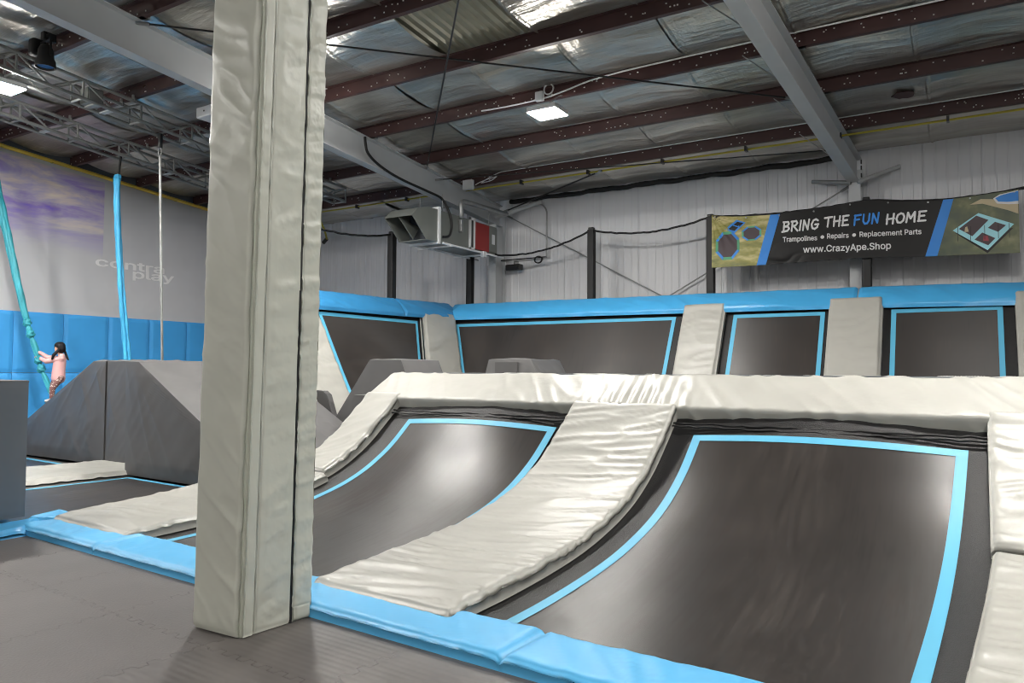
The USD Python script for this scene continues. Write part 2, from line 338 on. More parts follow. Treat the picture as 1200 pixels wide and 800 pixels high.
# lettering on the end wall
def wall_text(txt, y0, z0, h, sx):
    t = meshkit.text_mesh(txt, h, 0.004, bold=True); v, f = np.array(t.vertices), np.array(t.faces)
    return np.stack([XL + .010 + v[:, 2], y0 + v[:, 0] * sx, z0 + v[:, 1]], 1), f
obj('lettering', wall_text('contra', 9.52, 3.99, 0.20, 2.15), MT['wall_letter'], wl)
obj('lettering', wall_text('play', 10.42, 3.80, 0.20, 2.05), MT['wall_letter'], wl)
t = thing('conduit_pipe', 'yellow pipe running along the top of the cloud-picture wall', 'pipe', (XL + .09, 8.0, roof(8.0)))
obj('pipe', tube([(XL + .09, y, roof(y) - .02) for y in np.linspace(0, 15.2, 12)], .042), MT['bright_yellow'], t, True)
for y in np.arange(1, 15, 1.5): obj('clip', box(XL + .05, XL + .12, y - .02, y + .02, roof(y) - .06, roof(y) + .02), MT['yellow_paint'], t)
# blue wall pads
first = None
for r_, (z0, z1) in enumerate(((0.05, 1.495), (1.505, 2.81))):
    for k in range(-3, 8):
        y0 = 7.85 + 1.02 * (k - 0) + .004; y1 = y0 + 1.012
        if y1 > YB: continue
        G = quad_grid((XL + .003, y0, z0), (XL + .003, y0, z1), (XL + .003, y1, z1), (XL + .003, y1, z0), 24, 20)[:, ::-1]
        where = {-1: 'first from the left picture edge', 0: 'second from the left picture edge', 1: 'third from the left picture edge', 2: 'fourth from the left picture edge', 3: 'fifth from the left picture edge',
                 4: 'cut by the left side of the padded column', 5: 'hidden behind the padded column', 6: 'hidden in the far corner', -2: 'just outside the left picture edge', -3: 'farther outside the left picture edge'}[k]
        t = thing('wall_pad', f"blue padded wall panel, {'upper' if r_ else 'lower'} row, {where}", 'wall pad', (XL, (y0 + y1) / 2, z0))
        obj('cover', cushion(G, 0.06, r=0.03, seed=k + 20 * r_, amp=.003, fa=2, fb=1, pucker=.003), MT['wall_blue'], t, True)

# ------------------------------------------------------------------ roof: sheet, purlins, foil, portal frames
PUR = [13.62, 12.02, 10.46, 8.9, 7.36, 5.82, 4.25, 2.69, 1.12, -0.45, -2.0]
v = np.array([[x, y, roof(y) + dz] for x in (XL - .12, XR) for y in (YF, YB + .1) for dz in (.24, .30)])
ceil = obj('ceiling', arr(trimesh.convex.convex_hull(v)), MT['sheet_metal'], kind='structure')
edges = [YB - .02] + PUR
MISS = (-6.75, -5.7)
rs = np.random.RandomState(3)
for b in range(len(edges) - 2):
    ya, yb = edges[b], edges[b + 1]
    x = XL + rs.uniform(0, .3); j = 0
    while x < 4.5:
        w = 1.5
        x0, x1 = x, min(x + w + .03, 5.5)
        xm = (x0 + x1) / 2
        if not (b == 4 and MISS[0] - .2 < xm < MISS[1] + .2):
            u, q = np.meshgrid(np.array([0, .02, .04, .06, .08, .12, .25, .4, .55, .7, .85, 1]), np.linspace(0, 1, 9), indexing='ij')
            X = x0 + (x1 - x0) * u; Y = ya + (yb - ya) * q
            sag = rs.uniform(.05, .12); tilt = rs.uniform(-.02, .02)
            Z = roof(Y) + .215 - sag * np.sin(np.pi * q) ** .8 + tilt * (u - .5) - .02 * np.cos(2 * np.pi * u) * np.sin(np.pi * q) + .02 * (soft(X * 1.5, Y * 3, 9) - .5)
            Z += (j % 2) * .006 - .022 * np.exp(-((u - .04) / .018) ** 2)
            vv, ff = grid(np.stack([X, Y, Z], -1))
            obj('foil_panel', (vv, ff), MT['foil'], ceil, True)
        x += w; j += 1
# bare ribbed roof sheet where one foil length is missing
xs = np.arange(MISS[0] - .45, MISS[1] + .55, .025)
pz = np.where((np.arange(len(xs)) % 6) < 2, -.035, 0.0)
G = np.stack([np.stack([xs, 0 * xs + y, roof(y) + .235 + pz], 1) for y in (edges[4], edges[5])], 0)
obj('ribbed_sheet', grid(G), MT['sheet_metal'], ceil, label='bare ribbed roof sheet without foil')
# torn patch in the foil
rr = np.random.RandomState(5); th = np.linspace(0, 2 * np.pi, 15)[:-1]
pp = np.array([(-0.76 + .17 * math.cos(a) * rr.uniform(.7, 1.15), 12.81 + .16 * math.sin(a) * rr.uniform(.6, 1.2)) for a in th])
hv, hf = ext_poly(Polygon(pp), .01); hv = np.stack([hv[:, 0], hv[:, 1], roof(hv[:, 1]) + .085 + hv[:, 2]], 1)
obj('torn_patch', (hv, hf), MT['maroon_steel'], ceil, label='dark torn hole in the foil')

def zsec(y, x0, x1):                            # Z purlin along x
    t, d, fl = .006, .2, .07
    s = [(fl, d), (0, d), (0, 0), (-fl, 0), (-fl, .018), (-fl + t, .018), (-fl + t, t), (-t, t), (-t, d - t), (-t, d)]
    poly = Polygon([(fl, d), (-t, d), (-t, t), (-fl + t, t), (-fl + t, .018), (-fl, .018), (-fl, 0), (t, 0), (t, d - t), (fl, d - t)])
    v, f = ext_poly(poly, x1 - x0)
    return np.stack([x0 + v[:, 2], y - v[:, 0], roof(y) + v[:, 1]], 1), f[:, ::-1]
ords = ['nearest the back wall', 'second from the back wall', 'third from the back wall', 'fourth from the back wall', 'fifth from the back wall', 'sixth from the back wall', 'seventh from the back wall', 'eighth from the back wall']
for k, y in enumerate(PUR):
    t = thing('roof_purlin', 'maroon steel roof purlin with pale bolts, ' + (ords[k] if k < 8 else ['ninth','tenth','eleventh'][k-8] + ' from the back wall, out of view overhead'), 'roof purlin', (-4, y, roof(y)))
    bm = obj('beam', zsec(y, XL, XR), MT['maroon_steel'], t)
    r_ = np.random.RandomState(k + 40); bs = []
    xx = XL + .3
    while xx < 4:
        n = r_.randint(2, 6)
        for _ in range(n):
            bx, bz = xx + r_.uniform(-.25, .25), roof(y) + r_.choice([.045, .075, .13, .15])
            bs.append(box(bx - .009, bx + .009, y - .016, y - .004, bz - .007, bz + .007))
        xx += r_.uniform(.35, .75)
    obj('bolt_heads', cat_(*bs), MT['bolt'], bm, kind='stuff')
# ragged black edge of the foil along the eave
edge = smooth_path([(x, 15.22, 5.70 + .010 * math.sin(x * 5.1) + .008 * math.sin(x * 11)) for x in np.linspace(-9.4, -2.0, 40)], 120)
obj('torn_edge', tube(edge, .045 + .02 * soft(np.linspace(0, 30, 120), np.zeros(120), 2), 6), MT['black_rubber'], ceil, True, label='ragged black strip along the eave')

def rafter(t, p0, p1, depth=.5, fw=.2):         # I-section from p0 (at wall) to p1, xy given; bottom flange z = roof - .48
    p0, p1 = np.array(p0), np.array(p1); n = 2
    d = (p1 - p0) / np.linalg.norm(p1 - p0); s = np.array([d[1], -d[0]])
    def prism(off, half, zlo, zhi):
        v = []
        for p in (p0, p1):
            for e in (-half, half):
                for dz in (zlo, zhi):
                    q = p + s * (off + e); v.append([q[0], q[1], roof(p[1]) + dz])
        return arr(trimesh.convex.convex_hull(np.array(v)))
    obj('web', prism(0, .006, -depth, -.012), MT['white_steel'], t)
    obj('bottom_flange', prism(0, fw / 2, -depth - .014, -depth), MT['white_steel'], t)
    obj('top_flange', prism(0, fw / 2, -.014, -.001), MT['white_steel'], t)
def column(t, x, y, zt, fw=.2, d=.42):
    obj('column_web', box(x - .006, x + .006, y - d / 2, y + d / 2, -.02, zt), MT['white_steel'], t)
    obj('column_flange', box(x - fw / 2, x + fw / 2, y - d / 2 - .014, y - d / 2, -.02, zt - .02), MT['white_steel'], t)
    obj('column_flange', box(x - fw / 2, x + fw / 2, y + d / 2, y + d / 2 + .014, -.02, zt + .3), MT['white_steel'], t)
f1 = thing('portal_frame', 'grey-white steel portal frame whose rafter crosses above the heater', 'steel frame', (-9.7, 15.0, 0), kind='structure')
rafter(f1, (-9.7, 15.2), (-9.7, -7.9)); column(f1, -9.7, 15.12, 5.16)
f2 = thing('portal_frame', 'white steel portal frame with column behind the banner', 'steel frame', (-1.75, 15.0, 0), kind='structure')
rafter(f2, (-1.72, 15.2), (-3.05, -7.9)); column(f2, -1.72, 15.12, 5.16, d=.40)
for fr, x in ((f1, -9.7), (f2, -1.74)):
    for y in PUR[:6]:
        xx = x if fr is f1 else -1.72 - (15.2 - y) * 1.33 / 23.1
        obj('cleat', box(xx + .1, xx + .19, y - .005, y + .12, roof(y) - .0, roof(y) + .14), MT['galv'], fr)
        if fr is f2 and y > 8:
            obj('fly_brace', bar((xx - .10, y - .1, roof(y) - .46), (xx - .62, y - .05, roof(y) + .02), .05, .012), MT['galv'], fr)
obj('knee_strut', tube([(-1.66, 14.86, 5.12), (-1.0, 15.3, 5.42)], .04), MT['white_steel'], f2, True)
obj('knee_strut', tube([(-1.78, 14.86, 5.12), (-2.5, 15.2, 5.3)], .04), MT['galv'], f2, True)
# slotted plate near the column head
for z in (5.22, 5.36, 5.47): obj('bolt_slot', box(-1.62, -1.60, 14.93, 14.99, z, z + .07), MT['black_steel'], f2)

def rod(label, pts, r=.014, m='black_steel'):
    pts = np.asarray(pts, float)
    t = thing('bracing_rod', label, 'bracing rod', pts.mean(0))
    obj('rod', tube(pts, r, 6), MT[m], t, True)
    for e, o in ((pts[0], pts[1]), (pts[-1], pts[-2])):
        d = (o - e) / np.linalg.norm(o - e); obj('end_fitting', tube([e, e + d * .18], r * 1.9, 6), MT['galv'], t)
rz = lambda y, d=.03: float(roof(y) - d)
rod('dark roof bracing rod sloping from the left rafter past the padded column to the right', [(-9.7, 5.85, rz(5.85)), (-2.2, 12.0, rz(12.0))])
rod('dark roof bracing rod rising steeply above the heater to the top edge', [(-9.6, 12.2, rz(12.2)), (-2.6, 4.3, rz(4.3))])
rod('thin dark tie rod running level below the lowest purlins', [(-9.6, 12.5, 5.66), (-1.9, 14.2, 5.58)], .012)
rod('dark rod climbing from the rafter foot above the heater to the gas pipe', [(-9.5, 15.1, 5.45), (-6.3, 13.75, 5.7)], .016)
rod('galvanised wall bracing rod sloping down right behind the first net bay', [(-9.55, 15.3, 5.4), (-1.85, 15.3, 1.2)], .014, 'galv')
rod('galvanised wall bracing rod sloping down left from the banner column', [(-1.85, 15.27, 5.15), (-9.55, 15.27, 1.0)], .014, 'galv')

t = thing('gas_pipe', 'yellow gas pipe slung under the lowest purlin along the back', 'pipe', (-4, 13.8, 5.66))
obj('pipe', tube([(x, 13.80 + .004 * x, rz(13.8, .03)) for x in np.linspace(-14.3, 5, 30)], .019), MT['yellow_paint'], t, True)
obj('drop', tube(smooth_path([(-14.3, 13.74, rz(13.8, .05)), (-14.36, 13.8, 5.55), (-14.5, 14.1, 5.3), (-14.62, 14.3, 5.1)], 12), .026), MT['yellow_paint'], t, True)
obj('elbow', tube([(-14.62, 14.3, 5.12), (-14.75, 14.3, 5.02)], .05), MT['black_steel'], t, True)
for x in np.arange(-13, 3, 1.6): obj('clip', box(x - .02, x + .02, 13.68, 13.80, rz(13.8, .08), rz(13.8, -.01)), MT['black_steel'], t)

# pale cable along two purlins, junction box and coil above the lamp
t = thing('lamp_cable', 'white cable along the purlin above the hanging lamp', 'cable', (-4, 10.38, rz(10.46)))
obj('cable', tube(smooth_path([(-7.0, 10.38, rz(10.46, -.02)), (-6.2, 10.38, rz(10.46, 0)), (-5.78, 10.38, rz(10.46, -.01)), (-5.4, 10.38, rz(10.46, -.06)), (-4.9, 10.38, rz(10.46, -.14)), (-4.2, 10.38, rz(10.46, -.17)), (-2.4, 10.38, rz(10.46, -.18)), (4, 10.38, rz(10.46, -.18))], 60), .013, 6), MT['white_plastic'], t, True)
th = np.linspace(0, 4 * np.pi, 40)
obj('coil', tube(np.stack([-5.68 + .085 * np.cos(th), 10.36 - .004 * th / np.pi, rz(10.46, -.13) + .085 * np.sin(th)], 1), .011, 6), MT['white_plastic'], t, True)
obj('junction_box', rbox(-5.92, -5.78, 10.32, 10.40, rz(10.46, .03), rz(10.46, -.12)), MT['white_plastic'], t)
t = thing('purlin_cable', 'thin pale cable on the purlin nearest the back wall', 'cable', (-4, 13.55, rz(13.62)))
obj('cable', tube([(x, 13.54, rz(13.62, -.19)) for x in (-8.6, -4, 0, 5)], .009, 6), MT['white_plastic'], t, True)
obj('loop', tube(smooth_path([(-8.6, 13.54, rz(13.62, -.19)), (-8.9, 13.52, rz(13.62, -.1)), (-9.1, 13.5, rz(13.62, 0)), (-8.85, 13.5, rz(13.62, -.02)), (-8.7, 13.52, rz(13.62, -.1)), (-9.1, 13.5, rz(13.62, -.03)), (-9.25, 13.5, rz(13.62, .02))], 40), .009, 6), MT['white_plastic'], t, True)
obj('junction_box', rbox(-9.55, -9.3, 13.42, 13.52, rz(13.62, .12), rz(13.62, -.1)), MT['white_plastic'], t)

# ------------------------------------------------------------------ lamps
def make_lamp(loc, label):
    x, y, z = loc
    t = thing('high_bay_lamp', label, 'lamp', loc)
    obj('housing', rbox(x - .25, x + .25, y - .22, y + .22, z + .012, z + .09, .012), MT['white_plastic'], t)
    obj('diffuser', box(x - .24, x + .24, y - .21, y + .21, z, z + .011), MT['lamp_glow'], t)
    obj('cord', tube(smooth_path([(x, y, z + .09), (x - .02, y + .1, z + .2), (x - .03, y + .54, z + .48)], 10), .008, 6), MT['white_plastic'], t, True)
    return t
L0 = (-5.45, 9.9, 5.55)
lamp = make_lamp(L0, 'glowing square high-bay lamp hanging from its cord right of the padded column')
for (x, y), lb in {LAMP2: 'glowing high-bay lamp at the left picture edge between the two trusses', (-8.80, 8.05): 'high-bay lamp beside the left rafter, hidden behind the padded column',
                   (0.4, 7.6): 'high-bay lamp beyond the right picture edge, out of view', (2.5, 3.2): 'high-bay lamp right of the foreground trampoline, out of view',
                   (-12.9, 2.7): 'added fill lamp near the cloud-picture wall, out of view', (-12.64, -.6): 'added fill lamp at far left behind the camera',                    (-3.2, -5.2): 'added fill lamp behind the camera, out of view', (3.6, -5.2): 'added fill lamp behind the camera on the right'}.items():  # lamps by the cloud-picture wall and behind the camera are added for brightening
    copy_of(lamp, 'high_bay_lamp', (x, y, float(roof(y)) - .51), lb)

# ------------------------------------------------------------------ front trampolines (court frame: x along the walkway, y towards the back wall)
pts = np.array([(3.70, .035), (4.10, .045), (4.55, .07), (5.20, .135), (5.80, .255), (6.20, .385), (6.65, .62), (7.10, .975), (7.36, 1.20)])
seg = np.r_[0, np.cumsum(np.hypot(*np.diff(pts, axis=0).T))]
py_, pz_ = PchipInterpolator(seg, pts[:, 0]), PchipInterpolator(seg, pts[:, 1])
SL = seg[-1]
tan0 = np.array([pts[-1][0] - pts[-2][0], pts[-1][1] - pts[-2][1]]); tan0 /= np.hypot(*tan0)
def prof(s):
    s = np.asarray(s, float); e = np.maximum(s - SL, 0); g = np.minimum(s, 0); c = np.clip(s, 0, SL)
    return py_(c) + tan0[0] * e + g, pz_(c) + tan0[1] * e
def s_of_y(y): return float(np.interp(y, py_(np.linspace(0, SL, 400)), np.linspace(0, SL, 400)))
def ramp_grid(x0, x1, s0, s1, n, m, lift=0.0, bulge=None, xs0=None, xs1=None):
    """grid on the curved ramp; x0, x1 may be functions of s; bulge(s01, u) pushes the sheet outwards"""
    s = np.linspace(s0, s1, n); u = np.linspace(0, 1, m)
    a = np.array([x0(q) if callable(x0) else x0 for q in s]); b = np.array([x1(q) if callable(x1) else x1 for q in s])
    X = a[:, None] * (1 - u) + b[:, None] * u
    y, z = prof(s); dy, dz = np.gradient(y, s), np.gradient(z, s); l = np.hypot(dy, dz)
    ny, nz = -dz / l, dy / l
    o = np.full((n, m), lift)
    if bulge is not None: o = o + bulge(s[:, None] / SL, X)
    return np.stack([X, y[:, None] + ny[:, None] * o, z[:, None] + nz[:, None] * o], -1)

def make_ramp_trampoline(label, xa, xb, st, ea, eb):
    """xa, xb: outer edges of the blue tape; ea, eb: outer edges of the black webbing"""
    t = thing('trampoline', label, 'trampoline', P([(ea + eb) / 2, 5.4, 0]))
    fa = xa if callable(xa) else (lambda s: xa); fb = xb if callable(xb) else (lambda s: xb)
    W = 0.085
    def bulge(s, X):
        u = np.clip((X - fa(0)) / (fb(0) - fa(0)), 0, 1)
        return .055 * np.sin(np.pi * u) * np.clip((s - .55) / .35, 0, 1) ** 1.2 - .015 * np.sin(np.pi * u) * np.clip(1 - s / .5, 0, 1)
    web = ramp_grid(ea, eb, 0, SL - .04, 100, 40, -.012, bulge)
    obj('edge_webbing', PM(grid(web)), MT['webbing'], t, True, label='black edge webbing')
    obj('bed', PM(grid(ramp_grid(lambda s: fa(s) + W * .5, lambda s: fb(s) - W * .5, 0, st - W * .5, 120, 60, 0.0, bulge))), MT['bed'], t, True)
    for k, (p, q) in enumerate(((lambda s: fa(s), lambda s: fa(s) + W), (lambda s: fb(s) - W, lambda s: fb(s)))):
        obj('border_tape', PM(grid(ramp_grid(p, q, 0.0, st, 120, 5, .005, bulge))), MT['tape'], t, True, label='light blue border tape')
    obj('border_tape', PM(grid(ramp_grid(fa, fb, st - W * .92, st, 5, 80, .0055, bulge))), MT['tape'], t, True, label='light blue border tape')
    # lacing ropes along the dark gap under the top beam
    for j, dz in enumerate((.075, .12)):
        s = st + dz; y, z = prof(s); r_ = np.random.RandomState(j + int(abs(ea) * 10))
        xs = np.linspace(ea, eb, 40); c = np.stack([xs, y - .02 + .012 * (r_.rand(40) - .5), z + .03 + .015 * (r_.rand(40) - .5)], 1)
        obj('lacing_cord', PM(tube(c, .011, 6)), MT['black_rubber'], t, True)
    return t
st = s_of_y(7.10)
rx = lambda s: -.405 + .04 * np.clip(s / SL, 0, 1) ** 2
make_ramp_trampoline('black curved trampoline in the right foreground, widest, framed in light blue tape', -2.69, rx, st, -2.98, -.06)
make_ramp_trampoline('black curved trampoline with light blue tape just right of the padded column', -6.47, -4.27, st, -6.95, -4.05)
make_ramp_trampoline('black curved trampoline beyond the right picture edge', 1.25, 3.55, st, 1.0, 3.85)

def ramp_pad(name, label, x0, x1, s0, s1, seed, t_=.12, lift=.0, n=None, m=None, **kw):
    n = n or int((s1 - s0) / .022); w = (x1(0) if callable(x1) else x1) - (x0(0) if callable(x0) else x0); m = m or int(w / .022)
    t = thing(name, label, 'trampoline pad', P([(x0(0) if callable(x0) else x0) + w / 2, float(prof(s0)[0]), 0]))
    G = ramp_grid(x0, x1, s0, s1, n, m, lift)[:, ::-1][:, ::-1]
    G = G.transpose(1, 0, 2)[:, :, :]          # rows along x, columns up the slope: cushion wants normals outwards
    G = G.transpose(1, 0, 2)
    N = grid_normals(G)
    if N[..., 2].mean() < 0: G = G[:, ::-1]
    obj('vinyl_cover', PM(cushion(G, t_, seed=seed, **kw)), MT['grey_vinyl'], t, True)
    return t, G
sp = s_of_y(7.36) - .02
cl = lambda s: -4.19 + .03 * np.clip(s / SL, 0, 1)
ramp_pad('slope_pad', 'long pale grey pad curving up between the two front trampolines', cl, -2.93, -.10, SL + .0, 11, taper=(.6, .68), amp=.019, fa=8.0, fb=1.1, skew=1.5, pucker=.012, pf=14, r=.05, side=.6)
ramp_pad('slope_pad', 'upper pale grey pad between the left front trampoline and the dark blocks', lambda s: -7.42, -6.80, s_of_y(6.02), SL + .05, 12, amp=.016, fa=4.5, fb=1.4, skew=3.0, pucker=.014, pf=13, r=.05, side=.6)
ramp_pad('slope_pad', 'lower pale grey pad lying flat right behind the padded column', lambda s: -8.08, -6.70, -.10, s_of_y(5.98), 13, amp=.010, fa=5, fb=1.1, skew=.6, pucker=.010, taper=(.6, .68), r=.05, side=.6)
ramp_pad('slope_pad', 'upper pale grey wrinkled pad at the right picture edge', lambda s: -.20 - .05 * np.clip((s - 2.4) / 1.6, 0, 1), 1.0, s_of_y(6.08), SL + .03, 14, amp=.018, fa=5.5, fb=1.3, skew=1.6, pucker=.014, pf=13, r=.05, side=.6)
ramp_pad('slope_pad', 'lower pale grey wrinkled pad in the bottom right corner', lambda s: -.275 + .09 * np.clip(s / 2.4, 0, 1), 1.0, -.02, s_of_y(6.04), 15, amp=.016, fa=7, fb=1.2, skew=1.0, pucker=.013, pf=12, r=.05, side=.6, t_=.1)

# padded beam along the head of the ramps
def loft(cross, xs, seed, amp=.008, slant=0.0, fa=6.0):
    c = np.array(cross + cross[:1], float); d = np.r_[0, np.cumsum(np.hypot(*np.diff(c, axis=0).T))]
    n = int(d[-1] / .022); s = np.linspace(0, d[-1], n + 1)[:-1]
    yz = np.stack([np.interp(s, d, c[:, 0]), np.interp(s, d, c[:, 1])], 1)
    for _ in range(1): yz = .5 * yz + .25 * np.roll(yz, 1, 0) + .25 * np.roll(yz, -1, 0)   # soften the corners
    tn = np.roll(yz, -1, 0) - np.roll(yz, 1, 0); tn /= np.linalg.norm(tn, axis=1, keepdims=True)
    nrm = np.stack([-tn[:, 1], tn[:, 0]], 1)
    A, B = np.meshgrid(xs, s, indexing='ij')
    h = amp * (.3 + .7 * soft(A * .9, B, seed + 3)) * (ridged(A * fa + slant * B, B * 1.2, seed) - .35) + .004 * (soft(A * 9, B * 6, seed + 1) - .5)
    e = np.minimum(A - xs[0], xs[-1] - A); h = h - .03 * np.clip(1 - e / .03, 0, 1) ** 2
    Y = yz[None, :, 0] + nrm[None, :, 0] * h; Z = yz[None, :, 1] + nrm[None, :, 1] * h
    G = np.stack([A, Y, Z], -1); G = np.concatenate([G, G[:, :1]], 1)
    v, f = grid(G)
    caps = []
    n1 = G.shape[1]; o = len(v)
    v = np.vstack([v, [[xs[0], yz[:, 0].mean(), yz[:, 1].mean()], [xs[-1], yz[:, 0].mean(), yz[:, 1].mean()]]])
    i0 = np.arange(n1 - 1); l = (len(xs) - 1) * n1
    caps = np.vstack([np.stack([i0 + 1, i0, np.full(n1 - 1, o)], 1), np.stack([l + i0, l + i0 + 1, np.full(n1 - 1, o + 1)], 1)])
    return v, np.vstack([f, caps])
xs = np.arange(-7.43, 4.2, .025)
t = thing('ridge_pad', 'long pale grey padded beam along the top of the front trampolines', 'trampoline pad', P([-2, 7.8, 0]))
cross = [(7.31, 1.085), (7.24, 1.24), (7.80, 1.565), (8.12, 1.565), (8.45, 1.25), (8.42, 1.13)]
v, f = loft(cross, xs, 21, .03, 3.4, fa=5.0)
# the cover is gathered over the middle pad
x, y = v[:, 0], v[:, 1]
g = np.exp(-((x + 3.45) / .45) ** 2) * (y < 7.9) * np.clip((1.6 - v[:, 2]) / .3, .25, 1)
v[:, 2] += .018 * g * np.sin(x * 52 + 14 * v[:, 2])
obj('vinyl_cover', PM((v, f)), MT['grey_vinyl'], t, True)
obj('frame_skirt', PM(box(-7.3, 4.1, 7.75, 7.95, -.03, 1.2)), MT['webbing'], t, label='black skirt under the beam')
obj('back_skirt', PM(arr(trimesh.convex.convex_hull(np.array([[x, *yz] for x in (-7.3, 4.1) for yz in ((8.0, 1.2), (8.4, 1.2), (9.2, 0), (9.1, 0))])))), MT['bed'], t, label='black rear slope')
obj('top_seam', PM(tube([(x, 7.86, 1.567) for x in np.linspace(-7.4, 4.1, 60)], .007, 6)), MT['slate_vinyl'], t, True)

# light blue pads along the walkway edge
def edge_pad(label, a, b, y0, y1, seed, ends=(0, 0), mat_='blue_vinyl'):
    t = thing('edge_pad', label, 'edge pad', P([(a + b) / 2, (y0 + y1) / 2, 0]))
    n, m = int((b - a) / .03), 26
    u, q = np.meshgrid(np.linspace(0, 1, n), np.linspace(0, 1, m), indexing='ij')
    X = a + (b - a) * u; Y = y0 + (y1 - y0) * q
    Z = .0 + 0 * X
    Y = Y + .012 * (soft(X * 1.2, 0 * X, seed) - .5) * 2 * (q > .5)
    G = np.stack([X, Y, Z], -1)
    obj('vinyl_cover', PM(cushion(G, .085, r=.06, seed=seed, amp=.013, fa=5.0, fb=1.0, skew=4.0, pucker=.004, pf=11, side=.6)), MT[mat_], t, True)
edge_pad('light blue edge pad to the left of the padded column', -8.12, -6.62, 3.285, 3.78, 31)
edge_pad('light blue edge pad passing behind the foot of the padded column', -6.62, -2.33, 3.285, 3.78, 32)
edge_pad('light blue edge pad at the bottom of the right foreground trampoline', -2.33, 1.9, 3.285, 3.78, 33)
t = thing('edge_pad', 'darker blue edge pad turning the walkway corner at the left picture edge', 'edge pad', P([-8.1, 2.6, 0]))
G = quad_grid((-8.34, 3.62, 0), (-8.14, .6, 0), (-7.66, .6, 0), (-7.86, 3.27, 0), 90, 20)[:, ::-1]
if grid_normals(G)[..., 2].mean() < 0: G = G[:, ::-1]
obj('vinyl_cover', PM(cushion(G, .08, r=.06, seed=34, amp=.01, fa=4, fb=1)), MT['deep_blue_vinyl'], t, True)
t = thing('edge_pad', 'light blue corner pad where the two edge pads meet', 'edge pad', P([-8.3, 3.5, 0]))
G = quad_grid((-8.42, 3.50, 0), (-8.12, 3.62, 0), (-8.10, 3.92, 0), (-8.62, 3.92, 0), 24, 20)
if grid_normals(G)[..., 2].mean() < 0: G = G[:, ::-1]
obj('vinyl_cover', PM(cushion(G, .085, r=.05, seed=35, amp=.008)), MT['blue_vinyl'], t, True)

# flat beds on the left
def flat_bed(label, x0, x1, y0, y1, z=.03):
    t = thing('flat_trampoline', label, 'trampoline', P([(x0 + x1) / 2, (y0 + y1) / 2, 0]))
    W = .075
    u, q = np.meshgrid(np.linspace(0, 1, 40), np.linspace(0, 1, 40), indexing='ij')
    sag = lambda X, Y: -.02 * np.sin(np.pi * (X - x0) / (x1 - x0)) * np.sin(np.pi * (Y - y0) / (y1 - y0))
    def g(a, b, c, d, dz, e=0):
        X = a + (b - a) * u; Y = c + (d - c) * q
        return grid(np.stack([X, Y, z + dz + 0 * X + (sag(X, Y) if not e else 0)], -1))
    obj('edge_webbing', PM(g(x0 - .22, x1 + .22, y0 - .2, y1 + .2, -.045, 1)), MT['webbing'], t, label='black edge webbing')
    obj('bed', PM(g(x0 + W / 2, x1 - W / 2, y0 + W / 2, y1 - W / 2, 0)), MT['bed'], t, True)
    for a, b, c, d in ((x0, x0 + W, y0, y1), (x1 - W, x1, y0, y1), (x0, x1, y0, y0 + W), (x0, x1, y1 - W, y1)):
        obj('border_tape', PM(g(a, b, c, d, .004)), MT['tape'], t, label='light blue border tape')
flat_bed('flat black trampoline bed in front of the right-hand dark block', -10.66, -8.3, 3.2, 5.78)
flat_bed('flat black trampoline bed at far left between the dark blocks', -14.6, -12.75, 3.9, 5.95)
def flat_pad(label, x0, x1, y0, y1, z, seed, th=.11, name='slope_pad', mat_='grey_vinyl'):
    t = thing(name, label, 'trampoline pad', P([(x0 + x1) / 2, (y0 + y1) / 2, z]))
    G = quad_grid((x0, y0, z), (x0, y1, z), (x1, y1, z), (x1, y0, z), int((y1 - y0) / .03), int((x1 - x0) / .03))
    if grid_normals(G)[..., 2].mean() < 0: G = G[:, ::-1]
    obj('vinyl_cover', PM(cushion(G, th, r=.06, seed=seed, amp=.012, fa=4.5, fb=1.1, skew=1.0, pucker=.01)), MT[mat_], t, True)
flat_pad('pale grey pad lying between the two flat trampoline beds', -12.45, -10.9, 3.8, 6.6, .0, 41)

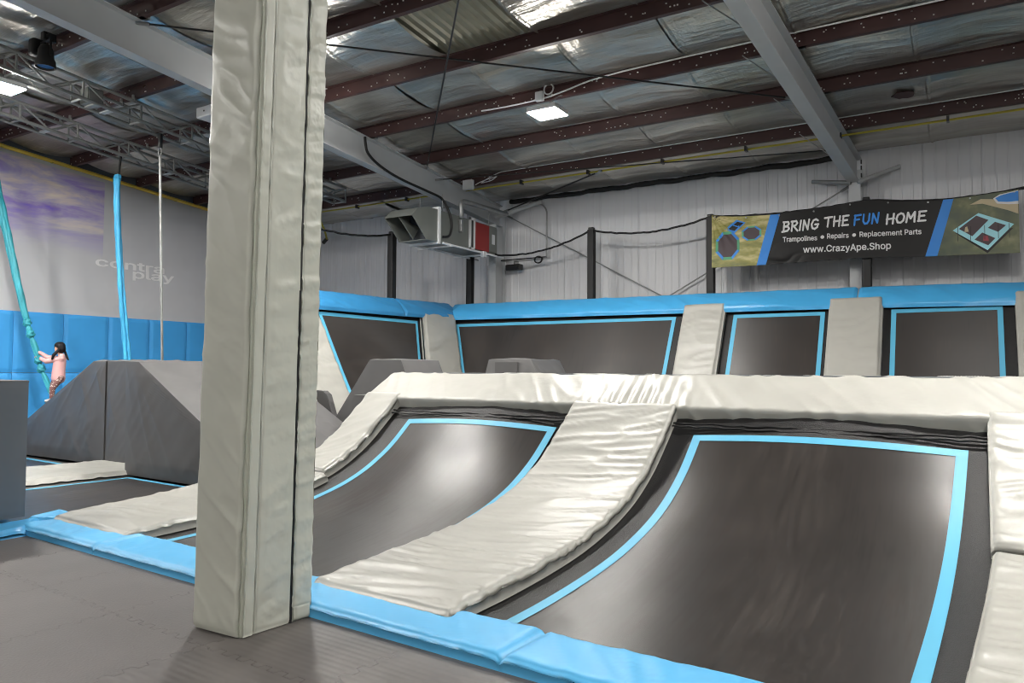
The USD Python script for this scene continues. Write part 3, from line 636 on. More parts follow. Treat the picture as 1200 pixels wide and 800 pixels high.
# dark foam blocks: a profile in x-z pushed along y, every face a wrinkled vinyl sheet
def block(name, label, prof_xz, y0, y1, seed, mats, frame=P, amp=.0075, seams=()):
    xz = np.array(prof_xz, float); n = len(xz); c = xz.mean(0)
    t = thing(name, label, 'foam block', frame([c[0], (y0 + y1) / 2, xz[:, 1].min()]))
    def face(corners, mat_, sd, nm, n1=44, n2=44):
        G = quad_grid(*corners, n1, n2)
        Nn = grid_normals(G); ctr = np.array([c[0], (y0 + y1) / 2, c[1]])
        if ((G.mean((0, 1)) - ctr) * Nn.mean((0, 1))).sum() < 0: G = G[:, ::-1]; Nn = grid_normals(G)
        A, B = np.meshgrid(np.arange(n1), np.arange(n2), indexing='ij')
        e = np.minimum(np.minimum(A, n1 - 1 - A) / (n1 - 1), np.minimum(B, n2 - 1 - B) / (n2 - 1))
        m = np.clip(e / .12, 0, 1)
        Wp = G
        h = amp * m * (2.2 * ridged(Wp[..., 0] * 2.6 + Wp[..., 1] * 2 + Wp[..., 2] * 1.3 + sd, Wp[..., 2] * .7 + Wp[..., 1], sd) ** 2 + 1.2 * ridged(Wp[..., 0] * 4.5 - Wp[..., 2] * 4 + sd, Wp[..., 1] * 3 + Wp[..., 2], sd + 1) ** 2 - .5) + .012 * m
        v, f = grid(G + Nn * h[..., None]); obj(nm, (frame(v), f), MT[mat_], t, True)
    # front and back faces as fans split into quads from the polygon, done by bilinear patches when it has four corners
    for yy, nm in ((y0, 'front_cover'), (y1, 'back_cover')):
        if n == 4:
            q = [(x, yy, z) for x, z in xz]; face(q, mats[0], seed, nm, 60, 60)
        else:
            poly = Polygon(xz); v, f = ext_poly(poly, .012); v = np.stack([v[:, 0], yy + v[:, 2], v[:, 1]], 1)
            obj(nm, (frame(v), f), MT[mats[0]], t)
    for k in range(n):
        a, b = xz[k], xz[(k + 1) % n]
        face([(a[0], y0, a[1]), (b[0], y0, b[1]), (b[0], y1, b[1]), (a[0], y1, a[1])], mats[1 + k % (len(mats) - 1)], seed + 3 + k, 'side_cover')
    return t
block('foam_block', 'large dark grey block with a sloping right side coloured lighter as lit, beside the padded column', [(-10.97, .04), (-11.02, 1.70), (-10.66, 1.70), (-7.45, .04)], 5.87, 8.2, 51, ['dark_vinyl', 'dark_vinyl', 'mid_vinyl', 'mid_vinyl', 'dark_vinyl'])  # top and slope coloured lighter as the lit faces
block('foam_block', 'wide dark grey block with a slanting left side, in front of the climbing child', [(-16.6, .0), (-12.75, 1.72), (-12.35, 1.72), (-12.35, .04)], 6.25, 6.9, 55, ['dark_vinyl', 'dark_vinyl', 'mid_vinyl', 'dark_vinyl'])
block('foam_block', 'narrow dark grey block joining the two large left blocks', [(-12.34, .04), (-12.34, 1.72), (-11.06, 1.72), (-11.06, .04)], 6.27, 6.9, 59, ['dark_vinyl', 'dark_vinyl', 'mid_vinyl', 'dark_vinyl'])
t = thing('foam_block', 'upright slate grey padded slab at the left picture edge', 'foam block', P([-9.0, 2.9, .0]))
G = quad_grid((-8.43, 2.0, .085), (-8.43, 2.0, 1.46), (-8.43, 3.49, 1.46), (-8.43, 3.49, .085), 40, 40)
if grid_normals(G)[..., 0].mean() < 0: G = G[:, ::-1]
obj('side_cover', PM(cushion(G, .012, seed=61, amp=.003, pucker=.002)), MT['slate_vinyl'], t, True)
obj('core', PM(rbox(-9.5, -8.432, 2.0, 3.49, .085, 1.45, .02)), MT['slate_vinyl'], t)
obj('top_cover', PM(rbox(-9.5, -8.43, 1.99, 3.50, 1.445, 1.475, .012)), MT['mid_vinyl'], t)

# ------------------------------------------------------------------ padded column
t = thing('padded_column', 'tall column wrapped in wrinkled pale green-grey padding in the foreground', 'padded column', P([-4.0, 3.0, 0]))
ZT = 6.55
def cl_(b, tp, z): return np.array([b[0] + (tp[0] - b[0]) * z / 4, b[1] + (tp[1] - b[1]) * z / 4, z])
cn = lambda z: cl_((-3.87, 2.79), (-3.735, 2.775), z)
cw = lambda z: cl_((-4.26, 2.755), (-4.20, 2.765), z)
ce = lambda z: cl_((-3.85, 3.29), (-3.755, 3.265), z)
cb = lambda z: cl_((-4.25, 3.27), (-4.20, 3.26), z)
def col_face(name, a, b, n, m, seed, lift=0.0, th=.022, r=.02, z0=.006, z1=ZT, wob=None, **kw):
    zs = np.linspace(z0, z1, n); u = np.linspace(0, 1, m)
    G = np.stack([a(z)[None] * (1 - u)[:, None] + b(z)[None] * u[:, None] for z in zs])
    N = grid_normals(G); ctr = np.array([-4.02, 3.03])
    if ((G[..., :2] - ctr) * N[..., :2]).sum() < 0: G = G[:, ::-1]; N = grid_normals(G)
    G = G + N * lift
    obj(name, PM(cushion(G, th, r=r, seed=seed, **kw)), MT['column_vinyl'], t, True)
lerp = lambda a, b, k: (lambda z: a(z) * (1 - k) + b(z) * k)
col_face('front_pad', cw, cn, 300, 26, 71, th=.034, amp=.011, fa=6.5, fb=2.0, skew=-4.0, pucker=.006, pf=9, r=.03, side=.5)
col_face('corner_strip', lerp(cn, ce, .0), lerp(cn, ce, .14), 300, 8, 72, th=.030, amp=.006, fa=9, pucker=.004, r=.015, side=.8)
col_face('side_pad', lerp(cn, ce, .15), lerp(cn, ce, .67), 300, 26, 73, th=.028, amp=.012, fa=6.5, fb=1.8, skew=1.5, pucker=.004, r=.02, side=.6)
col_face('closing_flap', lerp(cn, ce, .705), lerp(cn, ce, 1.0), 420, 20, 74, th=.024, amp=.011, fa=18, fb=4, skew=6.0, pucker=.008, pf=24, r=.02, side=.6, z0=.09)
col_face('hem_strip', lerp(cn, ce, .74), lerp(cn, ce, 1.0), 20, 10, 77, th=.02, amp=.004, z1=.1)
col_face('back_pad', ce, cb, 160, 20, 75, th=.03, amp=.01)
col_face('far_pad', cb, cw, 160, 20, 76, th=.03, amp=.01)
v = np.array([f_(z) for z in (.0, ZT) for f_ in (cw, cn, ce, cb)])
obj('core', PM(arr(trimesh.convex.convex_hull(v * [1, 1, 1]))), MT['column_vinyl'], t)
vs = [lerp(cn, ce, k)(z) + np.array([o, 0, 0]) for k in (.672, .712) for z in (.0, ZT) for o in (-.01, .014)]
obj('hook_strip', PM(arr(trimesh.convex.convex_hull(np.array(vs)))), MT['black_rubber'], t, label='black strip behind the closing flap')
obj('steel_post', PM(box(-4.12, -3.88, 2.92, 3.14, 6.5, 7.0)), MT['white_steel'], t)

# ------------------------------------------------------------------ far trampolines along the back wall and the left side
fp = np.array([(12.35, .03), (12.55, .16), (12.95, .65), (13.48, 1.52), (13.85, 2.2), (14.2, 2.85), (14.28, 3.0)])
fs = np.r_[0, np.cumsum(np.hypot(*np.diff(fp, axis=0).T))]; FL = fs[-1]
fy, fz = PchipInterpolator(fs, fp[:, 0]), PchipInterpolator(fs, fp[:, 1])
# back ramp: a = x. side ramp: mirrored on the corner line, a = y
VAL = -10.45 - 14.28                             # x = VAL + y' keeps the valley where both ramps meet
def back_pt(a, s, o=0.0):
    y, z = fy(s), fz(s); e = 1e-3; dy, dz = (fy(s + e) - fy(s - e)) / (2 * e), (fz(s + e) - fz(s - e)) / (2 * e); l = np.hypot(dy, dz)
    return np.stack(np.broadcast_arrays(a, y - dz / l * o, z + dy / l * o), -1)
def side_pt(a, s, o=0.0):
    p = back_pt(a, s, o); return np.stack([-10.45 + (14.28 - p[..., 1]), p[..., 0], p[..., 2]], -1)
def far_grid(pt, a0, a1, s0, s1, n, m, o=0.0):
    s = np.linspace(s0, s1, n); u = np.linspace(0, 1, m)
    A0 = np.array([a0(q) if callable(a0) else a0 for q in s]); A1 = np.array([a1(q) if callable(a1) else a1 for q in s])
    A = A0[:, None] * (1 - u) + A1[:, None] * u
    return pt(A, np.broadcast_to(s[:, None], A.shape), o)
def orient(G, d):
    N = grid_normals(G).mean((0, 1)); return G if N @ np.array(d) > 0 else G[:, ::-1]
def far_tramp(label, pt, a0, a1, w0, w1, d, loc, s1=None):
    s1 = s1 or FL - .36; t = thing('wall_trampoline', label, 'trampoline', loc); W = .075
    f0 = a0 if callable(a0) else (lambda s: a0); f1_ = a1 if callable(a1) else (lambda s: a1)
    obj('edge_webbing', grid(orient(far_grid(pt, w0, w1, 0, FL, 40, 30, -.015), d)), MT['webbing'], t, True, label='black edge webbing')
    obj('bed', grid(orient(far_grid(pt, lambda s: f0(s) + W / 2, lambda s: f1_(s) - W / 2, .05, s1 - W / 2, 50, 40), d)), MT['bed'], t, True)
    for p, q, u0, u1 in ((f0, lambda s: f0(s) + W, .05, s1), (lambda s: f1_(s) - W, f1_, .05, s1), (f0, f1_, s1 - W, s1)):
        obj('border_tape', grid(orient(far_grid(pt, p, q, u0, u1, 40, 12, .006), d)), MT['tape'], t, True, label='light blue border tape')
valx = lambda s: -10.45 + (14.28 - float(fy(s)))      # back ramp's left limit along the valley
valy = lambda s: float(fy(s))                          # side ramp's far limit along the valley
dB, dS = (0, -1, .6), (1, 0, .6)
far_tramp('wide black wall trampoline left of centre along the back wall', back_pt, lambda s: valx(s) + .1, -4.86, lambda s: valx(s) + .02, -4.6, dB, (-7.4, 13.6, 0))
far_tramp('small black wall trampoline under the left end of the banner', back_pt, -3.74, -2.13, -4.0, -1.9, dB, (-2.9, 13.6, 0))
far_tramp('black wall trampoline under the right end of the banner', back_pt, -1.08, .50, -1.3, .75, dB, (-.3, 13.6, 0))
far_tramp('black wall trampoline beyond the right picture edge', back_pt, 1.75, 4.2, 1.6, 4.4, dB, (3, 13.6, 0))
far_tramp('black side-wall trampoline in the left corner next to the padded column', side_pt, 9.85, lambda s: valy(s) - 1.32, 9.7, lambda s: valy(s) - 1.2, dS, (-9.8, 11.4, 0))
def far_pad(label, pt, a0, a1, d, seed, loc, s0=.02, s1=None, th=.14, sh=MT['grey_vinyl']):
    t = thing('wall_pad_strip', label, 'trampoline pad', loc)
    G = orient(far_grid(pt, a0, a1, s0, s1 or FL - .15, 90, 26, .01), d)
    obj('vinyl_cover', cushion(G, th, r=.04, seed=seed, amp=.018, fa=5.5, fb=1.0, skew=1.2, pucker=.008, pf=11, side=.5), sh, t, True)
far_pad('pale grey wrinkled pad on the back ramp left of the banner', back_pt, -4.70, -3.88, dB, 81, (-4.3, 13.6, 0))
far_pad('pale grey pad on the back ramp under the middle of the banner', back_pt, -2.06, -1.20, dB, 82, (-1.6, 13.6, 0))
far_pad('pale grey pad on the back ramp at the right picture edge', back_pt, .66, 1.6, dB, 83, (1.1, 13.6, 0))
far_pad('pale grey pad standing in the far corner where the two ramps meet', side_pt, lambda s: valy(s) - 1.24, lambda s: valy(s) - .02, dS, 84, (-9.6, 12.8, 0))
far_tramp('narrow end of a black side-wall trampoline behind the padded column', side_pt, 7.9, 8.62, 7.8, 8.75, dS, (-9.8, 8.3, 0))
far_pad('pale grey slanting pad just right of the padded column in the distance', side_pt, 8.75, 9.72, dS, 85, (-9.6, 9.2, 0))
# blue capping pads along the top
def cap(label, pt, a0, a1, z0, z1, d, seed, mat_, loc):
    t = thing('capping_pad', label, 'edge pad', loc)
    n = int(abs(a1 - a0) / .035); u = np.linspace(0, 1, n)[:, None]; q = np.linspace(0, 1, 22)[None]
    A = a0 + (a1 - a0) * u + 0 * q
    dz = (z0 + (z1 - z0) * u)
    Y = 14.06 + .34 * q ** 1.3 + 0 * u; Z = 2.72 + dz + .37 * q ** .75
    G = np.stack([A, Y, Z], -1)
    if pt is side_pt: G = np.stack([-10.45 + (14.28 - G[..., 1]), G[..., 0], G[..., 2]], -1)
    obj('vinyl_cover', cushion(orient(G, d), .05, r=.04, seed=seed, amp=.022, fa=1.6, fb=1.0, skew=3.5, pucker=.008, pf=7), MT[mat_], t, True)
cap('bright blue capping pad along the back ramp from the corner to the banner column', back_pt, -10.42, -1.62, .06, 0.0, dB, 91, 'deep_blue_vinyl', (-6, 14.3, 2.8))
cap('bright blue capping pad on the back ramp right of the banner column', back_pt, -1.60, 4.2, 0.0, -.1, dB, 92, 'deep_blue_vinyl', (1, 14.3, 2.8))
cap('shade-darkened blue capping pad along the side ramp behind the padded column', side_pt, 8.5, 12.3, -.02, .03, dS, 93, 'shade_blue_vinyl', (-10.5, 10.4, 2.8))
cap('short shade-darkened blue capping pad at the far corner', side_pt, 12.3, 14.26, .03, .08, dS, 94, 'shade_blue_vinyl', (-10.5, 13, 2.8))
# frames behind the ramps
t = thing('ramp_frame', 'black steel frame behind the far wall trampolines', 'frame', (-5, 14.5, 0), kind='structure')
for x in np.arange(-10, 4.5, 1.3): obj('leg', bar((x, 14.5, -.03), (x, 14.42, 2.85), .06), MT['black_steel'], t)
obj('top_rail', bar((-10.6, 14.42, 2.8), (4.3, 14.42, 2.8), .06), MT['black_steel'], t)
for y in np.arange(8.7, 14, 1.3): obj('leg', bar((-10.65, y, -.03), (-10.6, y, 2.85), .06), MT['black_steel'], t)
obj('top_rail', bar((-10.6, 8.5, 2.8), (-10.6, 14.4, 2.8), .06), MT['black_steel'], t)

# smaller blocks beyond the ridge
W_ = lambda p: np.asarray(p, float)
block('foam_block', 'mid grey block with a slanting left side showing above the ridge beside the corner trampoline', [(-8.6, .0), (-8.95, .68), (-8.11, 1.765), (-7.47, 1.765), (-6.65, .0)], 8.9, 9.85, 101, ['mid_vinyl', 'mid_vinyl'], W_)
block('foam_block', 'low mid grey block tucked behind the left end of the ridge beam', [(-8.62, .0), (-8.30, .45), (-7.98, 1.22), (-7.40, 1.22), (-7.3, .0)], 8.42, 8.8, 105, ['mid_vinyl', 'mid_vinyl'], W_)
block('foam_block', 'dark grey round-topped block just right of the padded column', [(-9.85, .2), (-9.55, 1.24), (-9.08, 1.25), (-8.99, 1.19), (-8.70, .46), (-8.64, .2)], 8.85, 8.95, 109, ['dark_vinyl', 'dark_vinyl'], W_)
t = thing('foam_block', 'low pale block behind the upper left slope pad', 'foam block', (-8.7, 8.3, 0))
obj('cover', rbox(-9.3, -8.42, 8.1, 8.8, .0, .42, .05, 16), MT['grey_vinyl'], t, True)
nb = block('foam_block', 'grey notched block whose top shows over the middle of the ridge', [(-7.75, .0), (-7.22, 1.80), (-6.36, 1.80), (-5.30, .0)], 11.0, 12.05, 113, ['mid_vinyl', 'mid_vinyl', 'mid_vinyl', 'mid_vinyl', 'mid_vinyl'], W_)
obj('notch_panel', box(-7.06, -6.60, 10.955, 10.98, .9, 1.755), MT['dark_vinyl'], nb, label='dark recessed panel')

# ------------------------------------------------------------------ netting posts, rope, net
def post(label, x, y, z0, z1):
    t = thing('net_post', label, 'post', (x, y, z0))
    sl = obj('sleeve', rbox(x - .075, x + .075, y - .075, y + .075, z0, z1 - .05, .018), MT['black_rubber'], t)
    obj('cap', rbox(x - .06, x + .06, y - .06, y + .06, z1 - .06, z1, .015), MT['black_steel'], t)
    obj('foot', box(x - .05, x + .05, y - .05, y + .05, -.03, z0), MT['black_steel'], t)
    obj('rope_hook', tube([(x - .09, y - .02, z1 - .06), (x + .09, y - .02, z1 - .06)], .014, 6), MT['black_steel'], sl)
PY = 14.62
post('black padded net post right of the heater', -6.94, PY, 2.4, 4.74)
post('black padded net post at the left end of the banner', -4.32, PY, 2.4, 4.75)
post('black padded net post behind the banner beside the white column', -1.50, PY, 2.4, 4.76)
post('black padded net post below the heater', -10.15, PY, 2.4, 4.62)
post('black padded net post on the side ramp near the padded column', -10.78, 12.5, 2.4, 4.66)
post('black padded net post beyond the right end of the banner', 1.75, PY, 2.4, 4.85)
post('black padded net post hidden behind the padded column', -10.78, 8.7, 2.4, 4.66)
def bay(label, a, b, sag, zb, seed):
    a, b = np.array(a, float), np.array(b, float)
    t = thing('safety_net', label, 'safety net', (a + b) / 2 * [1, 1, 0] + [0, 0, zb])
    c = hang(a, b, sag, 40); w = (meshkit.noise(np.stack([np.arange(40) * .9, 0 * np.arange(40), 0 * np.arange(40)], 1), seed) - .5)
    c[:, 2] += .02 * w
    obj('rope', tube(c, .022, 7), MT['black_rubber'], t, True)
    q = np.linspace(0, 1, 6)
    G = np.stack([np.stack([c[:, 0], c[:, 1], c[:, 2] * (1 - k) + zb * k], 1) for k in q], 1)
    obj('mesh_sheet', grid(G), MT['net'], t)
bay('faint black net with sagging rope between the heater and the next post', (-10.15, PY - .03, 4.5), (-6.94, PY - .03, 4.68), .30, 2.9, 1)
bay('faint black net with sagging rope left of the banner', (-6.94, PY - .03, 4.68), (-4.32, PY - .03, 4.70), .18, 2.9, 2)
bay('faint black net behind the left half of the banner', (-4.32, PY - .03, 4.70), (-1.5, PY - .03, 4.70), .07, 2.9, 3)
bay('faint black net behind the right half of the banner', (-1.5, PY - .03, 4.70), (1.75, PY - .03, 4.80), .17, 2.9, 4)
bay('faint black net with rope on the side ramp left of the near net post', (-10.78, 8.7, 4.6), (-10.78, 12.5, 4.6), .24, 2.9, 5)
bay('faint black net across the far corner below the heater', (-10.78, 12.5, 4.6), (-10.15, PY - .03, 4.5), .10, 2.9, 6)

# ------------------------------------------------------------------ banner
BY = 14.50
bt_x = [-4.26, -3.7, -2.95, -2.2, -1.75, -1.5, -.9, -.2, .3, .76]; bt_z = [4.70, 4.62, 4.59, 4.61, 4.66, 4.67, 4.59, 4.55, 4.57, 4.60]
bb_x = [-4.26, -2.9, -1.7, -.5, .76]; bb_z = [3.66, 3.645, 3.65, 3.60, 3.565]
zt_, zb_ = PchipInterpolator(bt_x, bt_z), PchipInterpolator(bb_x, bb_z)
def drape(x, z):
    x, z = np.asarray(x, float), np.asarray(z, float)
    w = .03 * (soft(x * 1.1 + z * .9, z * .9, 31) - .5)
    dl = np.hypot(x + 4.26, z - 4.7)                      # folds fanning out of the top left corner
    w = w + .012 * np.exp(-(dl / .7) ** 2) * np.sin(np.arctan2(z - 4.7, x + 4.26) * 26)
    d2 = np.hypot(x + 2.9, z - 3.5)
    w = w + .03 * np.exp(-(d2 / .42) ** 2) * (ridged(x * 4 - z * 3, z * 5 + x, 33) - .3)
    w = w + .014 * np.exp(-((x + 1.80 + .25 * (z - 4.1)) / .10) ** 2)
    return BY - .02 + w
t = thing('banner', 'black printed vinyl banner reading BRING THE FUN HOME tied along the netting', 'banner', (-1.75, BY, 3.6))
def panel(xt0, xt1, xb0, xb1, off=0.0, n=60, m=40, th=.003, inset=0.0):
    u, q = np.meshgrid(np.linspace(0, 1, n), np.linspace(0, 1, m), indexing='ij')
    xt = xt0 + (xt1 - xt0) * u; xb = xb0 + (xb1 - xb0) * u
    X = xt + (xb - xt) * q; Z = zt_(xt) * (1 - q) + zb_(xb) * q
    Yf = drape(X, Z) - off
    v0, f0 = grid(np.stack([X, Yf, Z], -1)); v1, f1 = grid(np.stack([X, Yf + th, Z], -1))
    f0 = f0 if grid_normals(np.stack([X, Yf, Z], -1)).mean((0, 1))[1] < 0 else f0[:, ::-1]
    return np.vstack([v0, v1]), np.vstack([f0, f0[:, ::-1] + len(v0)])
cloth_ = obj('cloth', panel(-4.26, .76, -4.26, .76, n=260, m=60), MT['print_black'], t, True)
obj('picture', panel(-4.26, -3.14, -4.26, -3.40, .004), MT['print_grass'], t, True, label='grass picture with octagonal trampolines')
obj('picture', panel(-.15, .76, -.40, .76, .004), MT['print_lawn'], t, True, label='lawn picture with pale blue trampoline deck')
obj('stripe', panel(-3.14, -2.96, -3.40, -3.23, .006, n=10), MT['print_blue'], t, True, label='slanting blue stripe')
obj('stripe', panel(-.30, -.15, -.58, -.40, .006, n=10), MT['print_blue'], t, True, label='slanting blue stripe')
def print_mesh(v, f, off):
    v = np.asarray(v, float)
    return np.stack([v[:, 0], drape(v[:, 0], v[:, 1]) - off - v[:, 2], v[:, 1]], 1), f
def print_poly(name, poly, m_, off, label=None):
    v, f = ext_poly(poly, .0015); m = trimesh.Trimesh(v, f).subdivide_to_size(.08); v, f = np.array(m.vertices), np.array(m.faces)
    v2, f2 = print_mesh(v, f, off); obj(name, (v2, f2[:, ::-1]), MT[m_], t, label=label)
def octagon(cx, cz, rx_, rz_, rot=.39): return Polygon([(cx + rx_ * math.cos(rot + k * math.pi / 4), cz + rz_ * math.sin(rot + k * math.pi / 4)) for k in range(8)])
for cx, cz, a, b in ((-3.95, 4.07, .25, .30), (-3.49, 4.27, .20, .15)):
    o, i = octagon(cx, cz, a, b), octagon(cx, cz, a * .80, b * .80)
    o = o.intersection(Polygon([(-4.25, 3.6), (-3, 3.6), (-3, 4.7), (-4.25, 4.7)]))
    print_poly('trampoline_ring', o, 'print_green', .007)
    for k in (0, 2, 4, 6):
        seg_ = Polygon([(cx, cz), (cx + a * 1.2 * math.cos(.39 + k * math.pi / 4), cz + b * 1.2 * math.sin(.39 + k * math.pi / 4)), (cx + a * 1.2 * math.cos(.39 + (k + 1) * math.pi / 4), cz + b * 1.2 * math.sin(.39 + (k + 1) * math.pi / 4))])
        print_poly('ring_segment', seg_.intersection(o).difference(i.buffer(-.005)), 'print_blue', .0085)
    print_poly('trampoline_mat', i, 'print_mat', .0095)
print_poly('square_trampoline', Polygon([(-4.0, 4.40), (-3.77, 4.56), (-3.60, 4.49), (-3.82, 4.30)]), 'print_blue', .007)
print_poly('trampoline_mat', Polygon([(-3.93, 4.40), (-3.85, 4.455), (-3.74, 4.41), (-3.82, 4.34)]), 'print_black', .009)
print_poly('trampoline_mat', Polygon([(-3.83, 4.47), (-3.76, 4.52), (-3.64, 4.485), (-3.72, 4.42)]), 'print_black', .009)
print_poly('deck_shadow', Polygon([(-.14, 3.97), (.32, 3.59), (.68, 3.98), (.3, 3.9)]), 'print_black', .0065)
print_poly('deck', Polygon([(-.17, 4.01), (.20, 4.27), (.69, 4.04), (.32, 3.64)]), 'print_pale', .0075)
for q in ([(-.08, 4.03), (.17, 4.23), (.34, 4.14), (.11, 3.89)], [(.33, 4.01), (.43, 4.10), (.58, 4.03), (.47, 3.93)], [(.14, 3.83), (.25, 3.94), (.43, 3.83), (.33, 3.72)]):
    print_poly('deck_mat', Polygon(q), 'print_mat', .009)
print_poly('patio', Polygon([(.08, 4.42), (.24, 4.50), (.62, 4.45), (.75, 4.36), (.75, 4.20), (.62, 4.27), (.26, 4.42)]), 'print_wood', .0068)
print_poly('pool', Polygon([(.41, 4.49), (.50, 4.545), (.75, 4.585), (.755, 4.36), (.62, 4.37), (.46, 4.40)]), 'print_white', .0080)
print_poly('pool_water', Polygon([(.44, 4.49), (.52, 4.53), (.755, 4.575), (.755, 4.41), (.60, 4.41), (.48, 4.43)]), 'print_blue', .0092)
print_poly('deck_figure', Polygon([(.0, 3.97), (.06, 3.97), (.04, 4.06), (.01, 4.05)]), 'print_wood', .0105)
print_poly('deck_figure', Polygon([(.26, 3.80), (.34, 3.79), (.33, 3.87), (.27, 3.89)]), 'print_red', .0105)
for x_ in (-.10, .08, .28, .47, .62): print_poly('deck_post', Polygon([(x_, 3.82), (x_ + .008, 3.82), (x_ + .008, 4.06), (x_, 4.06)]), 'print_black', .0112)
def print_text(name, txt, x0, z0, h, m_, sx=1.0, rise=0.0, bold=True):
    tm = meshkit.text_mesh(txt, h, .0012, bold=bold); v = np.array(tm.vertices); f = np.array(tm.faces)
    v[:, 0] = x0 + v[:, 0] * sx; v[:, 1] = z0 + v[:, 1] + rise * (v[:, 0] - x0)
    v2, f2 = print_mesh(v, f, .008); obj(name, (v2, f2[:, ::-1]), MT[m_], t)
def width(txt, h): b = meshkit.text_mesh(txt, h, .001, bold=True).bounds; return b[1][0]
def fit(name, txt, x0, x1, z0, h, rise=0.0): print_text(name, txt, x0, z0, h, 'print_white', (x1 - x0) / width(txt, h), rise)
fit('lettering', 'Trampolines', -2.92, -2.31, 4.055, .088, -.03)
fit('lettering', 'Repairs', -2.15, -1.78, 4.05, .088, -.03)
fit('lettering', 'Replacement Parts', -1.61, -.63, 4.035, .088, -.04)
fit('lettering', 'www.CrazyApe.Shop', -2.56, -1.10, 3.825, .115, -.03)
for x_, z_ in ((-2.22, 4.085), (-1.69, 4.075)):
    print_poly('dot', Polygon([(x_ + .032 * math.cos(a), z_ + .032 * math.sin(a)) for a in np.linspace(0, 2 * np.pi, 17)[:-1]]), 'print_white', .008)
# brush-written capitals, drawn as strokes in a unit cell
BR = {'B': [[(.12, 0), (.12, 1.0)], [(.0, 1.0), (.62, .98), (.72, .78), (.55, .58), (.15, .52)], [(.15, .52), (.62, .5), (.8, .28), (.6, .05), (-.05, -.02)]],
      'R': [[(.12, 0), (.14, 1.0)], [(.0, .98), (.6, 1.0), (.75, .78), (.55, .55), (.14, .48)], [(.3, .5), (.85, -.02)]],
      'I': [[(.1, 0), (.16, 1.0)]], 'N': [[(.08, -.02), (.12, 1.0)], [(.12, 1.0), (.66, .02)], [(.66, .02), (.74, 1.04)]],
      'G': [[(.8, .86), (.55, 1.0), (.25, .9), (.06, .5), (.2, .1), (.5, .0), (.8, .18), (.82, .44)], [(.5, .46), (.9, .46)]],
      'T': [[(-.05, .95), (.85, 1.0)], [(.42, .97), (.38, 0)]], 'H': [[(.1, 0), (.1, 1.0)], [(.72, -.02), (.74, 1.02)], [(.05, .5), (.8, .54)]],
      'E': [[(.12, .0), (.12, 1.0)], [(.08, .98), (.75, 1.0)], [(.1, .52), (.62, .54)], [(.05, .02), (.78, .02)]],
      'F': [[(.12, -.02), (.14, 1.0)], [(.08, .97), (.78, 1.0)], [(.1, .52), (.62, .55)]], 'U': [[(.08, 1.0), (.08, .3), (.28, .02), (.55, .05), (.72, .35), (.74, 1.02)]],
      'O': [[(.45, 1.0), (.15, .85), (.04, .45), (.2, .06), (.5, .0), (.76, .22), (.82, .62), (.66, .93), (.42, 1.0)]],
      'M': [[(.06, 0), (.14, 1.0)], [(.14, 1.0), (.46, .35)], [(.46, .35), (.82, 1.02)], [(.82, 1.02), (.88, -.02)]]}
def brush(word, x0, x1, z0, h, m_):
    adv = {'I': .42, 'M': 1.18}; shp = []; cx = 0
    for ch in word:
        for st_ in BR[ch]:
            shp.append(LineString([(cx + a + .12 * b, b) for a, b in st_]).buffer(.105, cap_style=1, resolution=3))
        cx += adv.get(ch, 1.02)
    g = unary_union(shp); bx = g.bounds; sx = (x1 - x0) / (bx[2] - bx[0]); sz = h / (bx[3] - bx[1])
    for poly in getattr(g, 'geoms', [g]):
        v, f = ext_poly(poly.simplify(.008), .0012); v = v.copy()
        v[:, 0] = x0 + (v[:, 0] - bx[0]) * sx; v[:, 1] = z0 + (v[:, 1] - bx[1]) * sz
        v2, f2 = print_mesh(v, f, .008); obj('brush_letter', (v2, f2[:, ::-1]), MT[m_], t)
brush('BRING', -2.94, -2.27, 4.225, .225, 'print_white')
brush('THE', -2.19, -1.76, 4.245, .215, 'print_white')
brush('FUN', -1.70, -1.27, 4.235, .215, 'print_blue')
brush('HOME', -1.18, -.54, 4.20, .205, 'print_white')
for x_ in np.linspace(-4.2, .7, 9):
    z_ = float(zt_(x_)); obj('eyelet', tube([(x_, BY - .045, z_ - .03), (x_, BY - .01, z_ - .03)], .014, 8), MT['galv'], cloth_)
obj('tie_rope', tube(np.stack([np.linspace(-4.3, .9, 60), np.full(60, BY + .01), zt_(np.linspace(-4.26, .76, 60)) + .012], 1), .014, 6), MT['black_rubber'], t, True)

# ------------------------------------------------------------------ heater under the left rafter
hx0, hx1 = -10.15, -9.42
t = thing('unit_heater', 'grey hanging unit heater with a red side panel and a downturned outlet hood', 'heater', (-9.8, 13.5, 4.3))
obj('casing', rbox(hx0, hx1, 12.42, 14.65, 4.32, 4.98, .012), MT['heater_grey'], t)
obj('flange', cat_(box(hx0 - .03, hx1 + .03, 12.36, 12.43, 4.26, 4.31), box(hx0 - .03, hx1 + .03, 12.36, 12.43, 4.99, 5.04), box(hx0 - .03, hx0 + .02, 12.36, 12.43, 4.31, 4.99), box(hx1 - .02, hx1 + .03, 12.36, 12.43, 4.31, 4.99)), MT['white_plastic'], t, label='white flange')
